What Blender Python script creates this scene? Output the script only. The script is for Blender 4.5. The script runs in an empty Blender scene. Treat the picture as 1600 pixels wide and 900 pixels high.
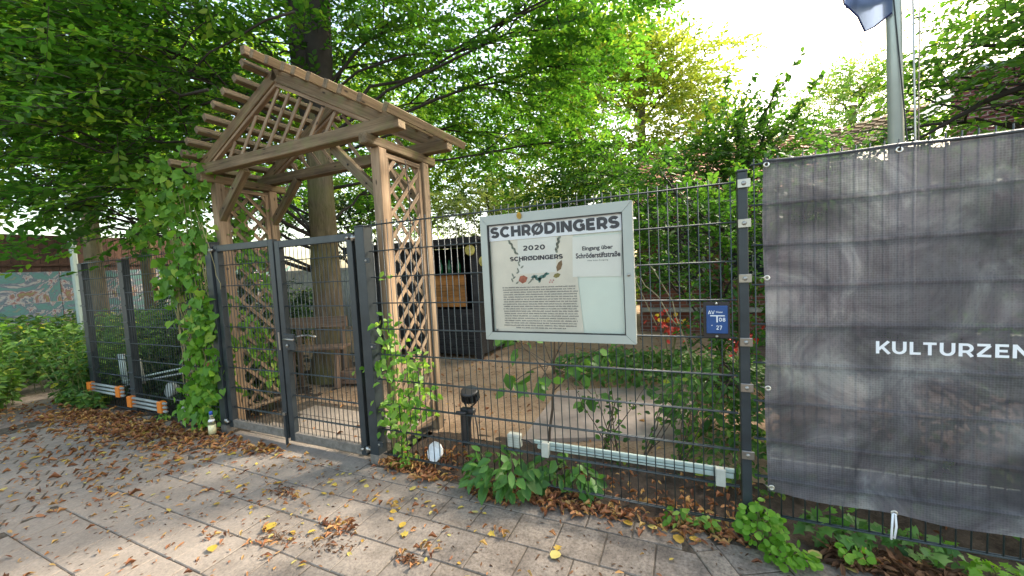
import bpy, bmesh, math, random
import numpy as np
from mathutils import Vector, Matrix, Euler
random.seed(7); rng = np.random.default_rng(11)
SC = bpy.context.scene; COL = SC.collection
PI = math.pi
# ------------------------------------------------------------------ camera
CAM_POS = Vector((-0.279, -2.2946, 1.4351))
yaw, pit, rol = -0.420523, -0.057546, -0.050829
F = Vector((math.sin(yaw)*math.cos(pit), math.cos(yaw)*math.cos(pit), math.sin(pit)))
R0 = Vector((math.cos(yaw), -math.sin(yaw), 0)); U0 = R0.cross(F)
R1 = R0*math.cos(rol)+U0*math.sin(rol); U1 = -R0*math.sin(rol)+U0*math.cos(rol)
cd = bpy.data.cameras.new('camera'); cam = bpy.data.objects.new('camera', cd); COL.objects.link(cam)
cd.sensor_width = 36; cd.lens = 604.245/1600*36; cd.clip_start = 0.05; cd.clip_end = 2000
M = Matrix.Identity(4)
for i in range(3):
    M[i][0] = R1[i]; M[i][1] = U1[i]; M[i][2] = -F[i]; M[i][3] = CAM_POS[i]
cam.matrix_world = M; SC.camera = cam
# ------------------------------------------------------------------ light
SUN_EL, SUN_AZ = math.radians(40), math.radians(35)     # azimuth measured from +Y towards +X
w = bpy.data.worlds.new('World'); SC.world = w; w.use_nodes = True
nt = w.node_tree; bg = nt.nodes['Background']
sky = nt.nodes.new('ShaderNodeTexSky'); sky.sky_type = 'NISHITA'; sky.sun_disc = False
sky.sun_elevation = SUN_EL; sky.sun_rotation = SUN_AZ; sky.air_density = 1.0; sky.dust_density = 3.0; sky.ozone_density = 1.0
wt = nt.nodes.new('ShaderNodeMix'); wt.data_type = 'RGBA'; wt.blend_type = 'MULTIPLY'; wt.inputs[0].default_value = 1; wt.inputs[7].default_value = (1.10, 1.0, .80, 1)
nt.links.new(sky.outputs[0], wt.inputs[6]); nt.links.new(wt.outputs[2], bg.inputs[0]); bg.inputs[1].default_value = 0.15
sl = bpy.data.lights.new('sun', 'SUN'); sl.energy = 1.8; sl.angle = math.radians(8.0); sl.color = (1, .93, .80)
so = bpy.data.objects.new('sun', sl); COL.objects.link(so)
sd = Vector((math.sin(SUN_AZ)*math.cos(SUN_EL), math.cos(SUN_AZ)*math.cos(SUN_EL), math.sin(SUN_EL)))
so.rotation_euler = sd.to_track_quat('Z', 'Y').to_euler(); so.location = (4, 8, 12)
SC.view_settings.view_transform = 'Standard'; SC.view_settings.look = 'None'
SC.view_settings.exposure = 2.3; SC.view_settings.gamma = 1
SC.cycles.max_bounces = 8; SC.cycles.transparent_max_bounces = 12; SC.cycles.diffuse_bounces = 3
# ------------------------------------------------------------------ helpers
WM = {}
def put(o, parent=None, mat=None):
    """link o with world matrix mat (default identity), parented so the world place is kept"""
    mat = mat or Matrix.Identity(4)
    COL.objects.link(o)
    if parent is not None:
        o.parent = parent; o.matrix_parent_inverse = WM[parent.name].inverted()
    o.matrix_basis = mat; WM[o.name] = mat.copy()
    return o
def tag(o, label=None, cat=None, group=None, kind=None):
    if label: o['label'] = label
    if cat: o['category'] = cat
    if group: o['group'] = group
    if kind: o['kind'] = kind
    return o
def thing(name, loc, label, cat, group=None):
    o = bpy.data.objects.new(name, None); o.empty_display_size = .1
    put(o, None, Matrix.Translation(Vector(loc)))
    return tag(o, label, cat, group)
def mesh(name, V, Fc, mat=None, smooth=False):
    me = bpy.data.meshes.new(name); me.from_pydata([tuple(v) for v in V], [], Fc)
    if mat: me.materials.append(mat)
    if smooth: me.shade_smooth()
    me.update(); return me
def obj(name, me, parent=None, mat=None):
    o = bpy.data.objects.new(name, me); return put(o, parent, mat)
def bev_box(sx, sy, sz, b=.003, mat=None, name='box', jit=0.):
    """box centred on the origin with bevelled edges"""
    bm = bmesh.new(); bmesh.ops.create_cube(bm, size=1)
    for v in bm.verts: v.co = Vector((v.co.x*sx, v.co.y*sy, v.co.z*sz))
    if b > 0: bmesh.ops.bevel(bm, geom=list(bm.edges), offset=min(b, .3*min(sx, sy, sz)), segments=1, affect='EDGES')
    me = bpy.data.meshes.new(name); bm.to_mesh(me); bm.free()
    if mat: me.materials.append(mat)
    return me
def box(name, c, s, mat, parent=None, b=.003, rot=None):
    m = Matrix.Translation(Vector(c))
    if rot: m = m @ Euler(rot).to_matrix().to_4x4()
    return obj(name, bev_box(s[0], s[1], s[2], b, mat, name), parent, m)
def bx2(name, lo, hi, mat, parent=None, b=.003):
    lo, hi = Vector(lo), Vector(hi); return box(name, (lo+hi)/2, hi-lo, mat, parent, b)
def beam(name, p0, p1, wd, ht, mat, parent=None, up=(0, 0, 1), b=.004):
    """wd across, ht along up; local X is the long axis"""
    p0, p1 = Vector(p0), Vector(p1); d = p1-p0; L = d.length; x = d.normalized()
    u = Vector(up); y = u.cross(x).normalized(); z = x.cross(y)
    m = Matrix(((x.x, y.x, z.x, 0), (x.y, y.y, z.y, 0), (x.z, y.z, z.z, 0), (0, 0, 0, 1)))
    m.translation = (p0+p1)/2
    return obj(name, bev_box(L, wd, ht, b, mat, name), parent, m)
class MB:
    def __init__(s): s.v = []; s.f = []
    def box(s, lo, hi):
        n = len(s.v); (a, b, c), (d, e, f) = lo, hi
        s.v += [(a,b,c),(d,b,c),(d,e,c),(a,e,c),(a,b,f),(d,b,f),(d,e,f),(a,e,f)]
        s.f += [tuple(n+i for i in q) for q in ((0,3,2,1),(4,5,6,7),(0,1,5,4),(1,2,6,5),(2,3,7,6),(3,0,4,7))]
    def tube(s, pts, rs, seg=6, cap=True):
        pts = [Vector(p) for p in pts]
        if not hasattr(rs, '__len__'): rs = [rs]*len(pts)
        n0 = len(s.v); prev = None
        for i, p in enumerate(pts):
            t = (pts[min(i+1, len(pts)-1)]-pts[max(i-1, 0)]).normalized()
            if prev is None: a = t.orthogonal().normalized()
            else:
                a = prev-t*prev.dot(t)
                a = a.normalized() if a.length > 1e-6 else t.orthogonal().normalized()
            prev = a; b = t.cross(a)
            for k in range(seg):
                g = 2*PI*k/seg; q = p+(a*math.cos(g)+b*math.sin(g))*rs[i]; s.v.append(tuple(q))
        for i in range(len(pts)-1):
            for k in range(seg):
                a0 = n0+i*seg+k; a1 = n0+i*seg+(k+1) % seg
                s.f.append((a0, a1, a1+seg, a0+seg))
        if cap:
            s.f.append(tuple(n0+k for k in range(seg))[::-1]); m = n0+(len(pts)-1)*seg; s.f.append(tuple(m+k for k in range(seg)))
    def poly(s, pts):
        n = len(s.v); s.v += [tuple(p) for p in pts]; s.f.append(tuple(range(n, n+len(pts))))
    def build(s, name, mat, parent=None, m=None, smooth=False):
        return obj(name, mesh(name, s.v, s.f, mat, smooth), parent, m)
def tube(name, pts, r, mat, parent=None, seg=8, smooth=True):
    b = MB(); b.tube(pts, r, seg); return b.build(name, mat, parent, None, smooth)
def lathe(name, prof, mat, parent=None, m=None, seg=20, smooth=True):
    V = []; Fc = []
    for r, z in prof:
        for k in range(seg): V.append((r*math.cos(2*PI*k/seg), r*math.sin(2*PI*k/seg), z))
    for i in range(len(prof)-1):
        for k in range(seg):
            a = i*seg+k; b = i*seg+(k+1) % seg; Fc.append((a, b, b+seg, a+seg))
    Fc.append(tuple(range(seg))[::-1]); Fc.append(tuple((len(prof)-1)*seg+k for k in range(seg)))
    return obj(name, mesh(name, V, Fc, mat, smooth), parent, m)
# ------------------------------------------------------------------ materials
def newmat(name):
    m = bpy.data.materials.new(name); m.use_nodes = True; n = m.node_tree.nodes; b = n['Principled BSDF']
    return m, n, m.node_tree.links, b
def setp(b, **k):
    for a, v in k.items():
        b.inputs[a.replace('_', ' ')].default_value = v
def ramp(n, cols, pos=None):
    r = n.new('ShaderNodeValToRGB'); e = r.color_ramp.elements
    pos = pos or [i/(len(cols)-1) for i in range(len(cols))]
    while len(e) < len(cols): e.new(.5)
    for i, (c, p) in enumerate(zip(cols, pos)): e[i].position = p; e[i].color = (*c, 1)
    return r
def noise(n, l, vec=None, scale=5, detail=4, rough=.6):
    t = n.new('ShaderNodeTexNoise'); t.inputs['Scale'].default_value = scale; t.inputs['Detail'].default_value = detail; t.inputs['Roughness'].default_value = rough
    if vec is not None: l.new(vec, t.inputs['Vector'])
    return t
def plain(name, col, rough=.6, metal=0., var=.25, scale=12, bump=.0, coord='Object', spec=.5):
    m, n, l, b = newmat(name); tc = n.new('ShaderNodeTexCoord')
    t = noise(n, l, tc.outputs[coord], scale, 5)
    r = ramp(n, [tuple(c*(1-var) for c in col), tuple(min(1, c*(1+var)) for c in col)], [.3, .7])
    l.new(t.outputs['Fac'], r.inputs[0]); l.new(r.outputs[0], b.inputs['Base Color'])
    setp(b, Roughness=rough, Metallic=metal); b.inputs['Specular IOR Level'].default_value = spec
    if bump:
        bp = n.new('ShaderNodeBump'); bp.inputs['Strength'].default_value = bump; bp.inputs['Distance'].default_value = .01
        l.new(t.outputs['Fac'], bp.inputs['Height']); l.new(bp.outputs[0], b.inputs['Normal'])
    return m
def mapping(n, l, src, sc=(1, 1, 1), loc=(0, 0, 0)):
    mp = n.new('ShaderNodeMapping'); mp.inputs['Scale'].default_value = sc; mp.inputs['Location'].default_value = loc
    l.new(src, mp.inputs[0]); return mp.outputs[0]
def mix(n, l, a, b, fac, mode='MIX'):
    m = n.new('ShaderNodeMix'); m.data_type = 'RGBA'; m.blend_type = mode
    for s, v in ((0, fac), (6, a), (7, b)):
        if isinstance(v, (int, float)): m.inputs[s].default_value = v
        elif isinstance(v, tuple): m.inputs[s].default_value = (*v, 1)
        else: l.new(v, m.inputs[s])
    return m.outputs[2]
def wood(name, dark, mid, light, green=.0, rough=.75):
    m, n, l, b = newmat(name); tc = n.new('ShaderNodeTexCoord'); oi = n.new('ShaderNodeObjectInfo')
    off = n.new('ShaderNodeVectorMath'); off.operation = 'ADD'
    sc = n.new('ShaderNodeVectorMath'); sc.operation = 'SCALE'; sc.inputs['Scale'].default_value = 37.
    cb = n.new('ShaderNodeCombineXYZ')
    for i in range(3): l.new(oi.outputs['Random'], cb.inputs[i])
    l.new(cb.outputs[0], sc.inputs[0]); l.new(tc.outputs['Object'], off.inputs[0]); l.new(sc.outputs[0], off.inputs[1])
    v = mapping(n, l, off.outputs[0], (2.2, 60, 60))
    g = noise(n, l, v, 1.0, 6, .65); g.inputs['Distortion'].default_value = .4
    r = ramp(n, [dark, mid, light], [.28, .5, .78]); l.new(g.outputs['Fac'], r.inputs[0])
    big = noise(n, l, mapping(n, l, off.outputs[0], (1.5, 7, 7)), 1.5, 3)
    br = ramp(n, [(.62, .62, .62), (1.2, 1.15, 1.1)], [.3, .7]); l.new(big.outputs['Fac'], br.inputs[0])
    c = mix(n, l, r.outputs[0], br.outputs[0], 1.0, 'MULTIPLY')
    rr = ramp(n, [(.78, .8, .8), (1.15, 1.1, 1.05)]); l.new(oi.outputs['Random'], rr.inputs[0])
    c = mix(n, l, c, rr.outputs[0], 1.0, 'MULTIPLY')
    # knots
    vo = n.new('ShaderNodeTexVoronoi'); vo.inputs['Scale'].default_value = 1.; l.new(mapping(n, l, off.outputs[0], (4, 12, 12)), vo.inputs['Vector'])
    kr = ramp(n, [(1, 1, 1), (0, 0, 0)], [.05, .11]); l.new(vo.outputs['Distance'], kr.inputs[0])
    c = mix(n, l, c, tuple(x*.4 for x in dark), kr.outputs[0])
    if green:
        al = noise(n, l, tc.outputs['Object'], 9, 4); ar = ramp(n, [(0, 0, 0), (green,)*3], [.5, .75]); l.new(al.outputs['Fac'], ar.inputs[0])
        c = mix(n, l, c, (.16, .18, .06), ar.outputs[0])
    l.new(c, b.inputs['Base Color']); setp(b, Roughness=rough); b.inputs['Specular IOR Level'].default_value = .25
    bp = n.new('ShaderNodeBump'); bp.inputs['Strength'].default_value = .5; bp.inputs['Distance'].default_value = .003
    l.new(g.outputs['Fac'], bp.inputs['Height']); l.new(bp.outputs[0], b.inputs['Normal'])
    return m
def leafmat(name, cols, trans=.45, rough=.5, pos=None):
    m, n, l, b = newmat(name)
    a = n.new('ShaderNodeAttribute'); a.attribute_name = 'rnd'; a.attribute_type = 'GEOMETRY'
    r = ramp(n, cols, pos); l.new(a.outputs['Fac'], r.inputs[0])
    l.new(r.outputs[0], b.inputs['Base Color']); setp(b, Roughness=rough); b.inputs['Specular IOR Level'].default_value = .35
    t = n.new('ShaderNodeBsdfTranslucent')
    br = mix(n, l, r.outputs[0], (1.3, 1.4, .6), 1.0, 'MULTIPLY'); l.new(br, t.inputs[0])
    ms = n.new('ShaderNodeMixShader'); ms.inputs[0].default_value = trans
    l.new(b.outputs[0], ms.inputs[1]); l.new(t.outputs[0], ms.inputs[2]); l.new(ms.outputs[0], n['Material Output'].inputs[0])
    return m
# woods
M_WOOD = wood('pergola_wood', (.095, .068, .041), (.195, .145, .09), (.30, .235, .155), green=.5)
M_WOODP = wood('pergola_post_wood', (.175, .12, .075), (.33, .24, .16), (.46, .36, .255))
M_LATH = wood('lattice_wood', (.155, .105, .068), (.30, .22, .15), (.44, .345, .25))
M_BENCH = wood('bench_wood', (.13, .085, .06), (.23, .16, .12), (.33, .25, .19))
M_ORWOOD = wood('counter_wood', (.22, .09, .02), (.38, .17, .05), (.45, .22, .08))
M_DARKPL = wood('dark_plank', (.018, .018, .02), (.032, .032, .036), (.06, .058, .06))
M_BROWNPL = wood('brown_plank', (.05, .025, .018), (.09, .05, .038), (.15, .09, .07))
# anthracite painted steel with dust toward nothing in particular
def steel():
    m, n, l, b = newmat('anthracite_steel'); tc = n.new('ShaderNodeTexCoord')
    t = noise(n, l, tc.outputs['Object'], 6, 6, .7)
    r = ramp(n, [(.018, .024, .029), (.030, .039, .045), (.06, .063, .062)], [.3, .58, .82]); l.new(t.outputs['Fac'], r.inputs[0])
    l.new(r.outputs[0], b.inputs['Base Color']); setp(b, Roughness=.42)
    return m
M_STEEL = steel()
M_WIRE = plain('fence_wire_coating', (.035, .048, .055), .38, 0, .3, 20)
M_ZINC = plain('zinc_metal', (.36, .35, .33), .38, .8, .2, 40)
M_STAIN = plain('stainless_metal', (.38, .36, .33), .3, .9, .15, 30)
M_BLACK = plain('black_plastic', (.018, .018, .02), .45, 0, .3, 20)
M_DIRTYST = plain('dusty_steel', (.16, .14, .12), .8, 0, .35, 25, .2)
# ground materials
def paver_mat():
    m, n, l, b = newmat('concrete_paver'); tc = n.new('ShaderNodeTexCoord'); oi = n.new('ShaderNodeObjectInfo'); ge = n.new('ShaderNodeNewGeometry')
    P = ge.outputs['Position']
    t1 = noise(n, l, P, 2.2, 5, .6); t2 = noise(n, l, P, 60, 4, .75); t3 = noise(n, l, P, 9, 6, .7)
    r1 = ramp(n, [(.145, .122, .104), (.213, .183, .155), (.285, .246, .208)], [.3, .5, .72]); l.new(t1.outputs['Fac'], r1.inputs[0])
    r2 = ramp(n, [(.5, .48, .47), (1.0, 1.0, 1.0), (1.5, 1.47, 1.44)], [.3, .5, .75]); l.new(t2.outputs['Fac'], r2.inputs[0])
    c = mix(n, l, r1.outputs[0], r2.outputs[0], 1.0, 'MULTIPLY')
    r3 = ramp(n, [(.72, .70, .68), (1.08, 1.06, 1.04)], [.33, .6]); l.new(t3.outputs['Fac'], r3.inputs[0])
    c = mix(n, l, c, r3.outputs[0], 1.0, 'MULTIPLY')
    ro = ramp(n, [(.86, .86, .88), (1.1, 1.08, 1.06)]); l.new(oi.outputs['Random'], ro.inputs[0])
    c = mix(n, l, c, ro.outputs[0], 1.0, 'MULTIPLY')
    # pale worn blotches and mossy dark specks
    t4 = noise(n, l, P, 14, 8, .8); r4 = ramp(n, [(0, 0, 0), (.5, .5, .5)], [.6, .74]); l.new(t4.outputs['Fac'], r4.inputs[0])
    c = mix(n, l, c, (.38, .32, .28), r4.outputs[0])
    # paler tan tone mixed in over the left two thirds, fading along an irregular edge
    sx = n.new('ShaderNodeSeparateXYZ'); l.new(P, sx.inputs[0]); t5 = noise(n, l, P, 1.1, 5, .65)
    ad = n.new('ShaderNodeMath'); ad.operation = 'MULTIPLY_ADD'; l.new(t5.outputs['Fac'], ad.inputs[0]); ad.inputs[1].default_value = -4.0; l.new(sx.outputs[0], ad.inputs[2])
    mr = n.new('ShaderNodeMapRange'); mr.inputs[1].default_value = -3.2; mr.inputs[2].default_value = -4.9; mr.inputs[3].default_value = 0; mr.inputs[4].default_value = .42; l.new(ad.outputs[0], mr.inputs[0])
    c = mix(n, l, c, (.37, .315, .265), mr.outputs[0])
    l.new(c, b.inputs['Base Color']); setp(b, Roughness=.85); b.inputs['Specular IOR Level'].default_value = .3
    bp = n.new('ShaderNodeBump'); bp.inputs['Strength'].default_value = .35; bp.inputs['Distance'].default_value = .004
    l.new(t2.outputs['Fac'], bp.inputs['Height']); l.new(bp.outputs[0], b.inputs['Normal'])
    return m
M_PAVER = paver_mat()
def soil(name, cols, sc=8, pos=None, bump=.6):
    m, n, l, b = newmat(name); ge = n.new('ShaderNodeNewGeometry'); P = ge.outputs['Position']
    t1 = noise(n, l, P, sc, 8, .75); t2 = noise(n, l, P, sc*9, 5, .8)
    r1 = ramp(n, cols, pos); l.new(t1.outputs['Fac'], r1.inputs[0])
    r2 = ramp(n, [(.5, .5, .5), (1.4, 1.4, 1.4)], [.3, .7]); l.new(t2.outputs['Fac'], r2.inputs[0])
    c = mix(n, l, r1.outputs[0], r2.outputs[0], .8, 'MULTIPLY')
    l.new(c, b.inputs['Base Color']); setp(b, Roughness=.95); b.inputs['Specular IOR Level'].default_value = .15
    bp = n.new('ShaderNodeBump'); bp.inputs['Strength'].default_value = bump; bp.inputs['Distance'].default_value = .012
    l.new(t2.outputs['Fac'], bp.inputs['Height']); l.new(bp.outputs[0], b.inputs['Normal'])
    return m
M_SOIL = soil('dark_soil', [(.03, .022, .017), (.075, .058, .046), (.13, .10, .08)], 9, [.3, .5, .75])
M_SAND = soil('yard_sand', [(.22, .14, .085), (.37, .255, .165), (.46, .34, .235)], 5, [.28, .5, .75])
M_JOINT = soil('joint_sand', [(.045, .036, .028), (.11, .09, .07), (.20, .165, .13)], 12, [.3, .5, .75])
M_DIRT = soil('dirt_path', [(.17, .13, .11), (.27, .22, .19), (.38, .32, .28)], 4, [.3, .5, .75])
M_CONC = plain('concrete_slab', (.36, .29, .25), .85, 0, .22, 5, .3)
M_CONCW = plain('pale_concrete', (.34, .33, .30), .85, 0, .25, 6, .3)
# leaf materials
M_LMAIN = leafmat('beech_leaf', [(.034, .10, .018), (.065, .175, .028), (.12, .25, .036), (.28, .37, .05)], .6, pos=[0, .4, .75, 1])
M_LBACK = leafmat('back_tree_leaf', [(.06, .15, .02), (.16, .28, .035), (.36, .42, .06)], .5)
M_LYEL = leafmat('yellow_green_leaf', [(.12, .20, .035), (.27, .33, .06), (.42, .41, .10)], .5)
M_LMID = leafmat('shrub_leaf', [(.025, .075, .014), (.06, .16, .025), (.12, .24, .035), (.3, .36, .05)], .45, pos=[0, .5, .9, 1])
M_LRIGHT = leafmat('bough_leaf', [(.04, .11, .02), (.09, .21, .035), (.16, .30, .05), (.38, .40, .06)], .55, pos=[0, .5, .88, 1])
M_LPALE = leafmat('acacia_leaf', [(.10, .22, .06), (.20, .34, .10), (.42, .42, .08)], .5)
M_LHEDGE = leafmat('variegated_leaf', [(.12, .18, .05), (.30, .36, .12), (.50, .52, .25)], .4)
M_LIVY = leafmat('climber_leaf', [(.07, .18, .02), (.13, .30, .03), (.22, .40, .05), (.40, .50, .08)], .45, pos=[0, .5, .92, 1])
M_LDARK = leafmat('dark_shrub_leaf', [(.008, .025, .008), (.02, .055, .014), (.04, .10, .022)], .35)
M_LBUSH = leafmat('broad_bush_leaf', [(.05, .14, .03), (.09, .21, .045), (.13, .27, .06)], .35, .45)
M_LCEL = leafmat('light_herb_leaf', [(.09, .23, .02), (.15, .33, .03), (.23, .42, .05)], .4)
M_LVINE = leafmat('vine_leaf', [(.08, .20, .02), (.15, .32, .04), (.30, .42, .08)], .45)
M_LNET = leafmat('nettle_leaf', [(.05, .12, .03), (.10, .21, .05), (.17, .30, .06), (.42, .40, .04)], .4, pos=[0, .5, .93, 1])
M_DEAD = leafmat('brown_fallen_leaf', [(.13, .05, .028), (.30, .12, .055), (.42, .20, .085), (.52, .33, .11)], .15, .7)
M_DEADY = leafmat('yellow_fallen_leaf', [(.40, .22, .03), (.50, .36, .06), (.52, .45, .16)], .15, .6)
M_DEADD = leafmat('dark_litter', [(.05, .025, .012), (.12, .055, .025), (.2, .1, .05)], .1, .8)
def bark(name, c0, c1, c2, sc=(9, 9, 1.6)):
    m, n, l, b = newmat(name); tc = n.new('ShaderNodeTexCoord')
    t = noise(n, l, mapping(n, l, tc.outputs['Object'], sc), 1.6, 7, .7); t.inputs['Distortion'].default_value = .6
    r = ramp(n, [c0, c1, c2], [.3, .5, .75]); l.new(t.outputs['Fac'], r.inputs[0])
    g = noise(n, l, tc.outputs['Object'], 1.3, 3); gr = ramp(n, [(0, 0, 0), (.55, .55, .55)], [.42, .65]); l.new(g.outputs['Fac'], gr.inputs[0])
    c = mix(n, l, r.outputs[0], (.16, .17, .05), gr.outputs[0])
    l.new(c, b.inputs['Base Color']); setp(b, Roughness=.9); b.inputs['Specular IOR Level'].default_value = .2
    bp = n.new('ShaderNodeBump'); bp.inputs['Strength'].default_value = .9; bp.inputs['Distance'].default_value = .03
    l.new(t.outputs['Fac'], bp.inputs['Height']); l.new(bp.outputs[0], b.inputs['Normal'])
    return m
M_BARK = bark('tree_bark', (.075, .052, .035), (.16, .12, .08), (.27, .21, .14))
M_BRANCH = plain('dark_branch', (.035, .028, .022), .9, 0, .3, 10)
M_STEM = plain('green_stem', (.14, .16, .05), .7, 0, .3, 10)
M_BSTEM = plain('brown_stem', (.10, .07, .05), .8, 0, .3, 10)
# ------------------------------------------------------------------ leaves
SH = {}
def shape(name, pts, faces): SH[name] = (np.array(pts, float), faces)
# x along the leaf, y sideways, z = cupping
shape('ovate', [(0,0,0),(.32,.27,.06),(.72,.2,.03),(1,0,-.08),(.72,-.2,.03),(.32,-.27,.06)], [(0,1,2,3),(0,3,4,5)])
shape('slim', [(0,0,0),(.35,.15,.04),(.7,.11,0),(1,0,-.12),(.7,-.11,0),(.35,-.15,.04)], [(0,1,2,3),(0,3,4,5)])
shape('heart', [(.1,0,0),(-.06,.2,.05),(.12,.42,.07),(.5,.36,.04),(1,0,-.12),(.5,-.36,.04),(.12,-.42,.07),(-.06,-.2,.05),(.45,0,-.03)],
      [(0,1,2,8),(8,2,3,4),(8,4,5,6),(0,8,6,7)])
shape('round', [(0,0,0),(.15,.3,.05),(.5,.45,.06),(.85,.32,.03),(1,0,0),(.85,-.32,.03),(.5,-.45,.06),(.15,-.3,.05),(.5,0,-.02)],
      [(0,1,2,8),(8,2,3,4),(8,4,5,6),(0,8,6,7)])
shape('lobed', [(0,0,0),(.12,.42,.05),(.34,.24,.02),(.5,.5,.04),(.66,.2,0),(1,0,-.1),(.66,-.2,0),(.5,-.5,.04),(.34,-.24,.02),(.12,-.42,.05)],
      [(0,1,2),(0,2,4,5),(2,3,4),(0,5,6,8),(6,7,8),(0,8,9)])
shape('curl', [(0,0,0),(.25,.14,.1),(.55,.17,.2),(.85,.08,.14),(1,0,.02),(.85,-.1,.12),(.55,-.12,.3),(.25,-.1,.12),(.3,.02,-.02),(.6,.03,.05)],
      [(0,1,8),(0,8,7),(1,2,9,8),(8,9,6,7),(2,3,4,9),(9,4,5,6)])
def leaves(name, P, D, N, S, shp, mat, parent=None, rnd=None, kind=None, m=None, width=1.):
    P = np.asarray(P, float); K = len(P); D = np.asarray(D, float); N = np.asarray(N, float)
    S = np.broadcast_to(np.asarray(S, float), (K,))
    D = D/(np.linalg.norm(D, axis=1, keepdims=True)+1e-9)
    N = N-D*np.sum(N*D, 1, keepdims=True); N = N/(np.linalg.norm(N, axis=1, keepdims=True)+1e-9)
    B = np.cross(N, D); T, Fc = SH[shp]; nv = len(T)
    W = 1+rng.uniform(-.2, .2, (K, 1, 1)); C = 1+rng.uniform(-.8, 1.2, (K, 1, 1))
    V = P[:, None]+S[:, None, None]*(T[None, :, 0:1]*D[:, None]+T[None, :, 1:2]*B[:, None]*W*width+T[None, :, 2:3]*N[:, None]*C)
    V = V.reshape(-1, 3).astype(np.float32)
    lt = np.array([len(f) for f in Fc]); li = np.concatenate([np.array(f) for f in Fc])
    loops = (np.arange(K)[:, None]*nv+li[None]).ravel().astype(np.int32)
    tot = np.tile(lt, K); starts = np.concatenate([[0], np.cumsum(tot)[:-1]]).astype(np.int32)
    me = bpy.data.meshes.new(name); me.vertices.add(len(V)); me.vertices.foreach_set('co', V.ravel())
    me.loops.add(len(loops)); me.loops.foreach_set('vertex_index', loops)
    me.polygons.add(len(tot)); me.polygons.foreach_set('loop_start', starts); me.polygons.foreach_set('loop_total', tot.astype(np.int32))
    me.update(calc_edges=True)
    if rnd is None: rnd = rng.random(K)
    at = me.attributes.new('rnd', 'FLOAT', 'FACE'); at.data.foreach_set('value', np.repeat(rnd, len(Fc)).astype(np.float32))
    me.materials.append(mat)
    o = obj(name, me, parent, m)
    if kind: o['kind'] = kind
    return o
def unit(a): return a/(np.linalg.norm(a, axis=1, keepdims=True)+1e-9)
def sprays(blobs, per_m3, nleaf, L, out_from, droop=.25, shell=.35, tilt=.35, fill=1.):
    """flat twig sprays spread through ellipsoids; returns leaf P,D,N,rnd"""
    Ps = []; O = np.array(out_from, float)
    for bl in blobs:
        x, y, z, r = bl[:4]; ry = bl[4] if len(bl) > 4 else .75
        k = max(3, int(per_m3*4.19*r*r*r*ry))
        d = unit(rng.normal(size=(k, 3))); rad = rng.random(k)**shell
        lump = 1+.28*np.sin(d[:, 0]*5+x)*np.cos(d[:, 1]*4+y)+.15*np.sin(d[:, 2]*9+z)
        p = d*(rad*lump)[:, None]*np.array([r, r, r*ry])+np.array([x, y, z])
        Ps.append(p)
    C = np.concatenate(Ps); k = len(C)
    out = C-O; out[:, 2] *= .3; out = unit(out)+rng.normal(scale=.55, size=(k, 3))*np.array([1, 1, .4]); out[:, 2] -= droop; out = unit(out)
    up = np.tile([0., 0., 1.], (k, 1))+rng.normal(scale=tilt, size=(k, 3)); side = unit(np.cross(up, out)); up = unit(np.cross(out, side))
    t = (np.arange(nleaf)+.5)/nleaf; sg = np.where(np.arange(nleaf) % 2 == 0, 1., -1.)
    Ls = L*rng.uniform(.7, 1.3, k)
    P = C[:, None]+out[:, None]*(t[None]-.5)[:, :, None]*Ls[:, None, None]
    D = out[:, None]*.6+side[:, None]*sg[None, :, None]*.8*(1-.4*t)[None, :, None]+rng.normal(scale=.22, size=(k, nleaf, 3))
    N = up[:, None]+rng.normal(scale=.35, size=(k, nleaf, 3))
    base = rng.random(k)
    rn = np.clip(base[:, None]*.6+rng.random((k, nleaf))*.4, 0, 1)
    return P.reshape(-1, 3), D.reshape(-1, 3), N.reshape(-1, 3), rn.ravel(), C, out
def crown(name, blobs, mat, parent, per=60, nleaf=9, L=.4, size=.09, shp='ovate', out_from=None, twigs=True, **kw):
    P, D, N, rn, C, out = sprays(blobs, per, nleaf, L, out_from, **kw)
    o = leaves(name, P, D, N, size*rng.uniform(.65, 1.2, len(P)), shp, mat, parent, rn, kind='stuff')
    if twigs:
        k = min(len(C), 2500); b = MB()
        for i in range(k):
            c = Vector(C[i]); d = Vector(out[i]); b.tube([c-d*L*.65, c+d*L*.45], [.004, .0015], 3, False)
        t = b.build('twigs', M_BRANCH, parent); t['kind'] = 'stuff'
    return o
def limb(b, p0, p1, r0, r1, n=6, wob=.12, sag=0.):
    p0, p1 = Vector(p0), Vector(p1); pts = []; L = (p1-p0).length
    for i in range(n+1):
        t = i/n; p = p0.lerp(p1, t)
        if 0 < i < n: p = p+Vector((random.uniform(-1, 1), random.uniform(-1, 1), random.uniform(-1, 1)))*wob*L*.25
        p.z += sag*math.sin(PI*t)*L
        pts.append(p)
    b.tube(pts, [r0+(r1-r0)*i/n for i in range(n+1)], 6)
    return pts
G = -.07     # ground level by the fence
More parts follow.
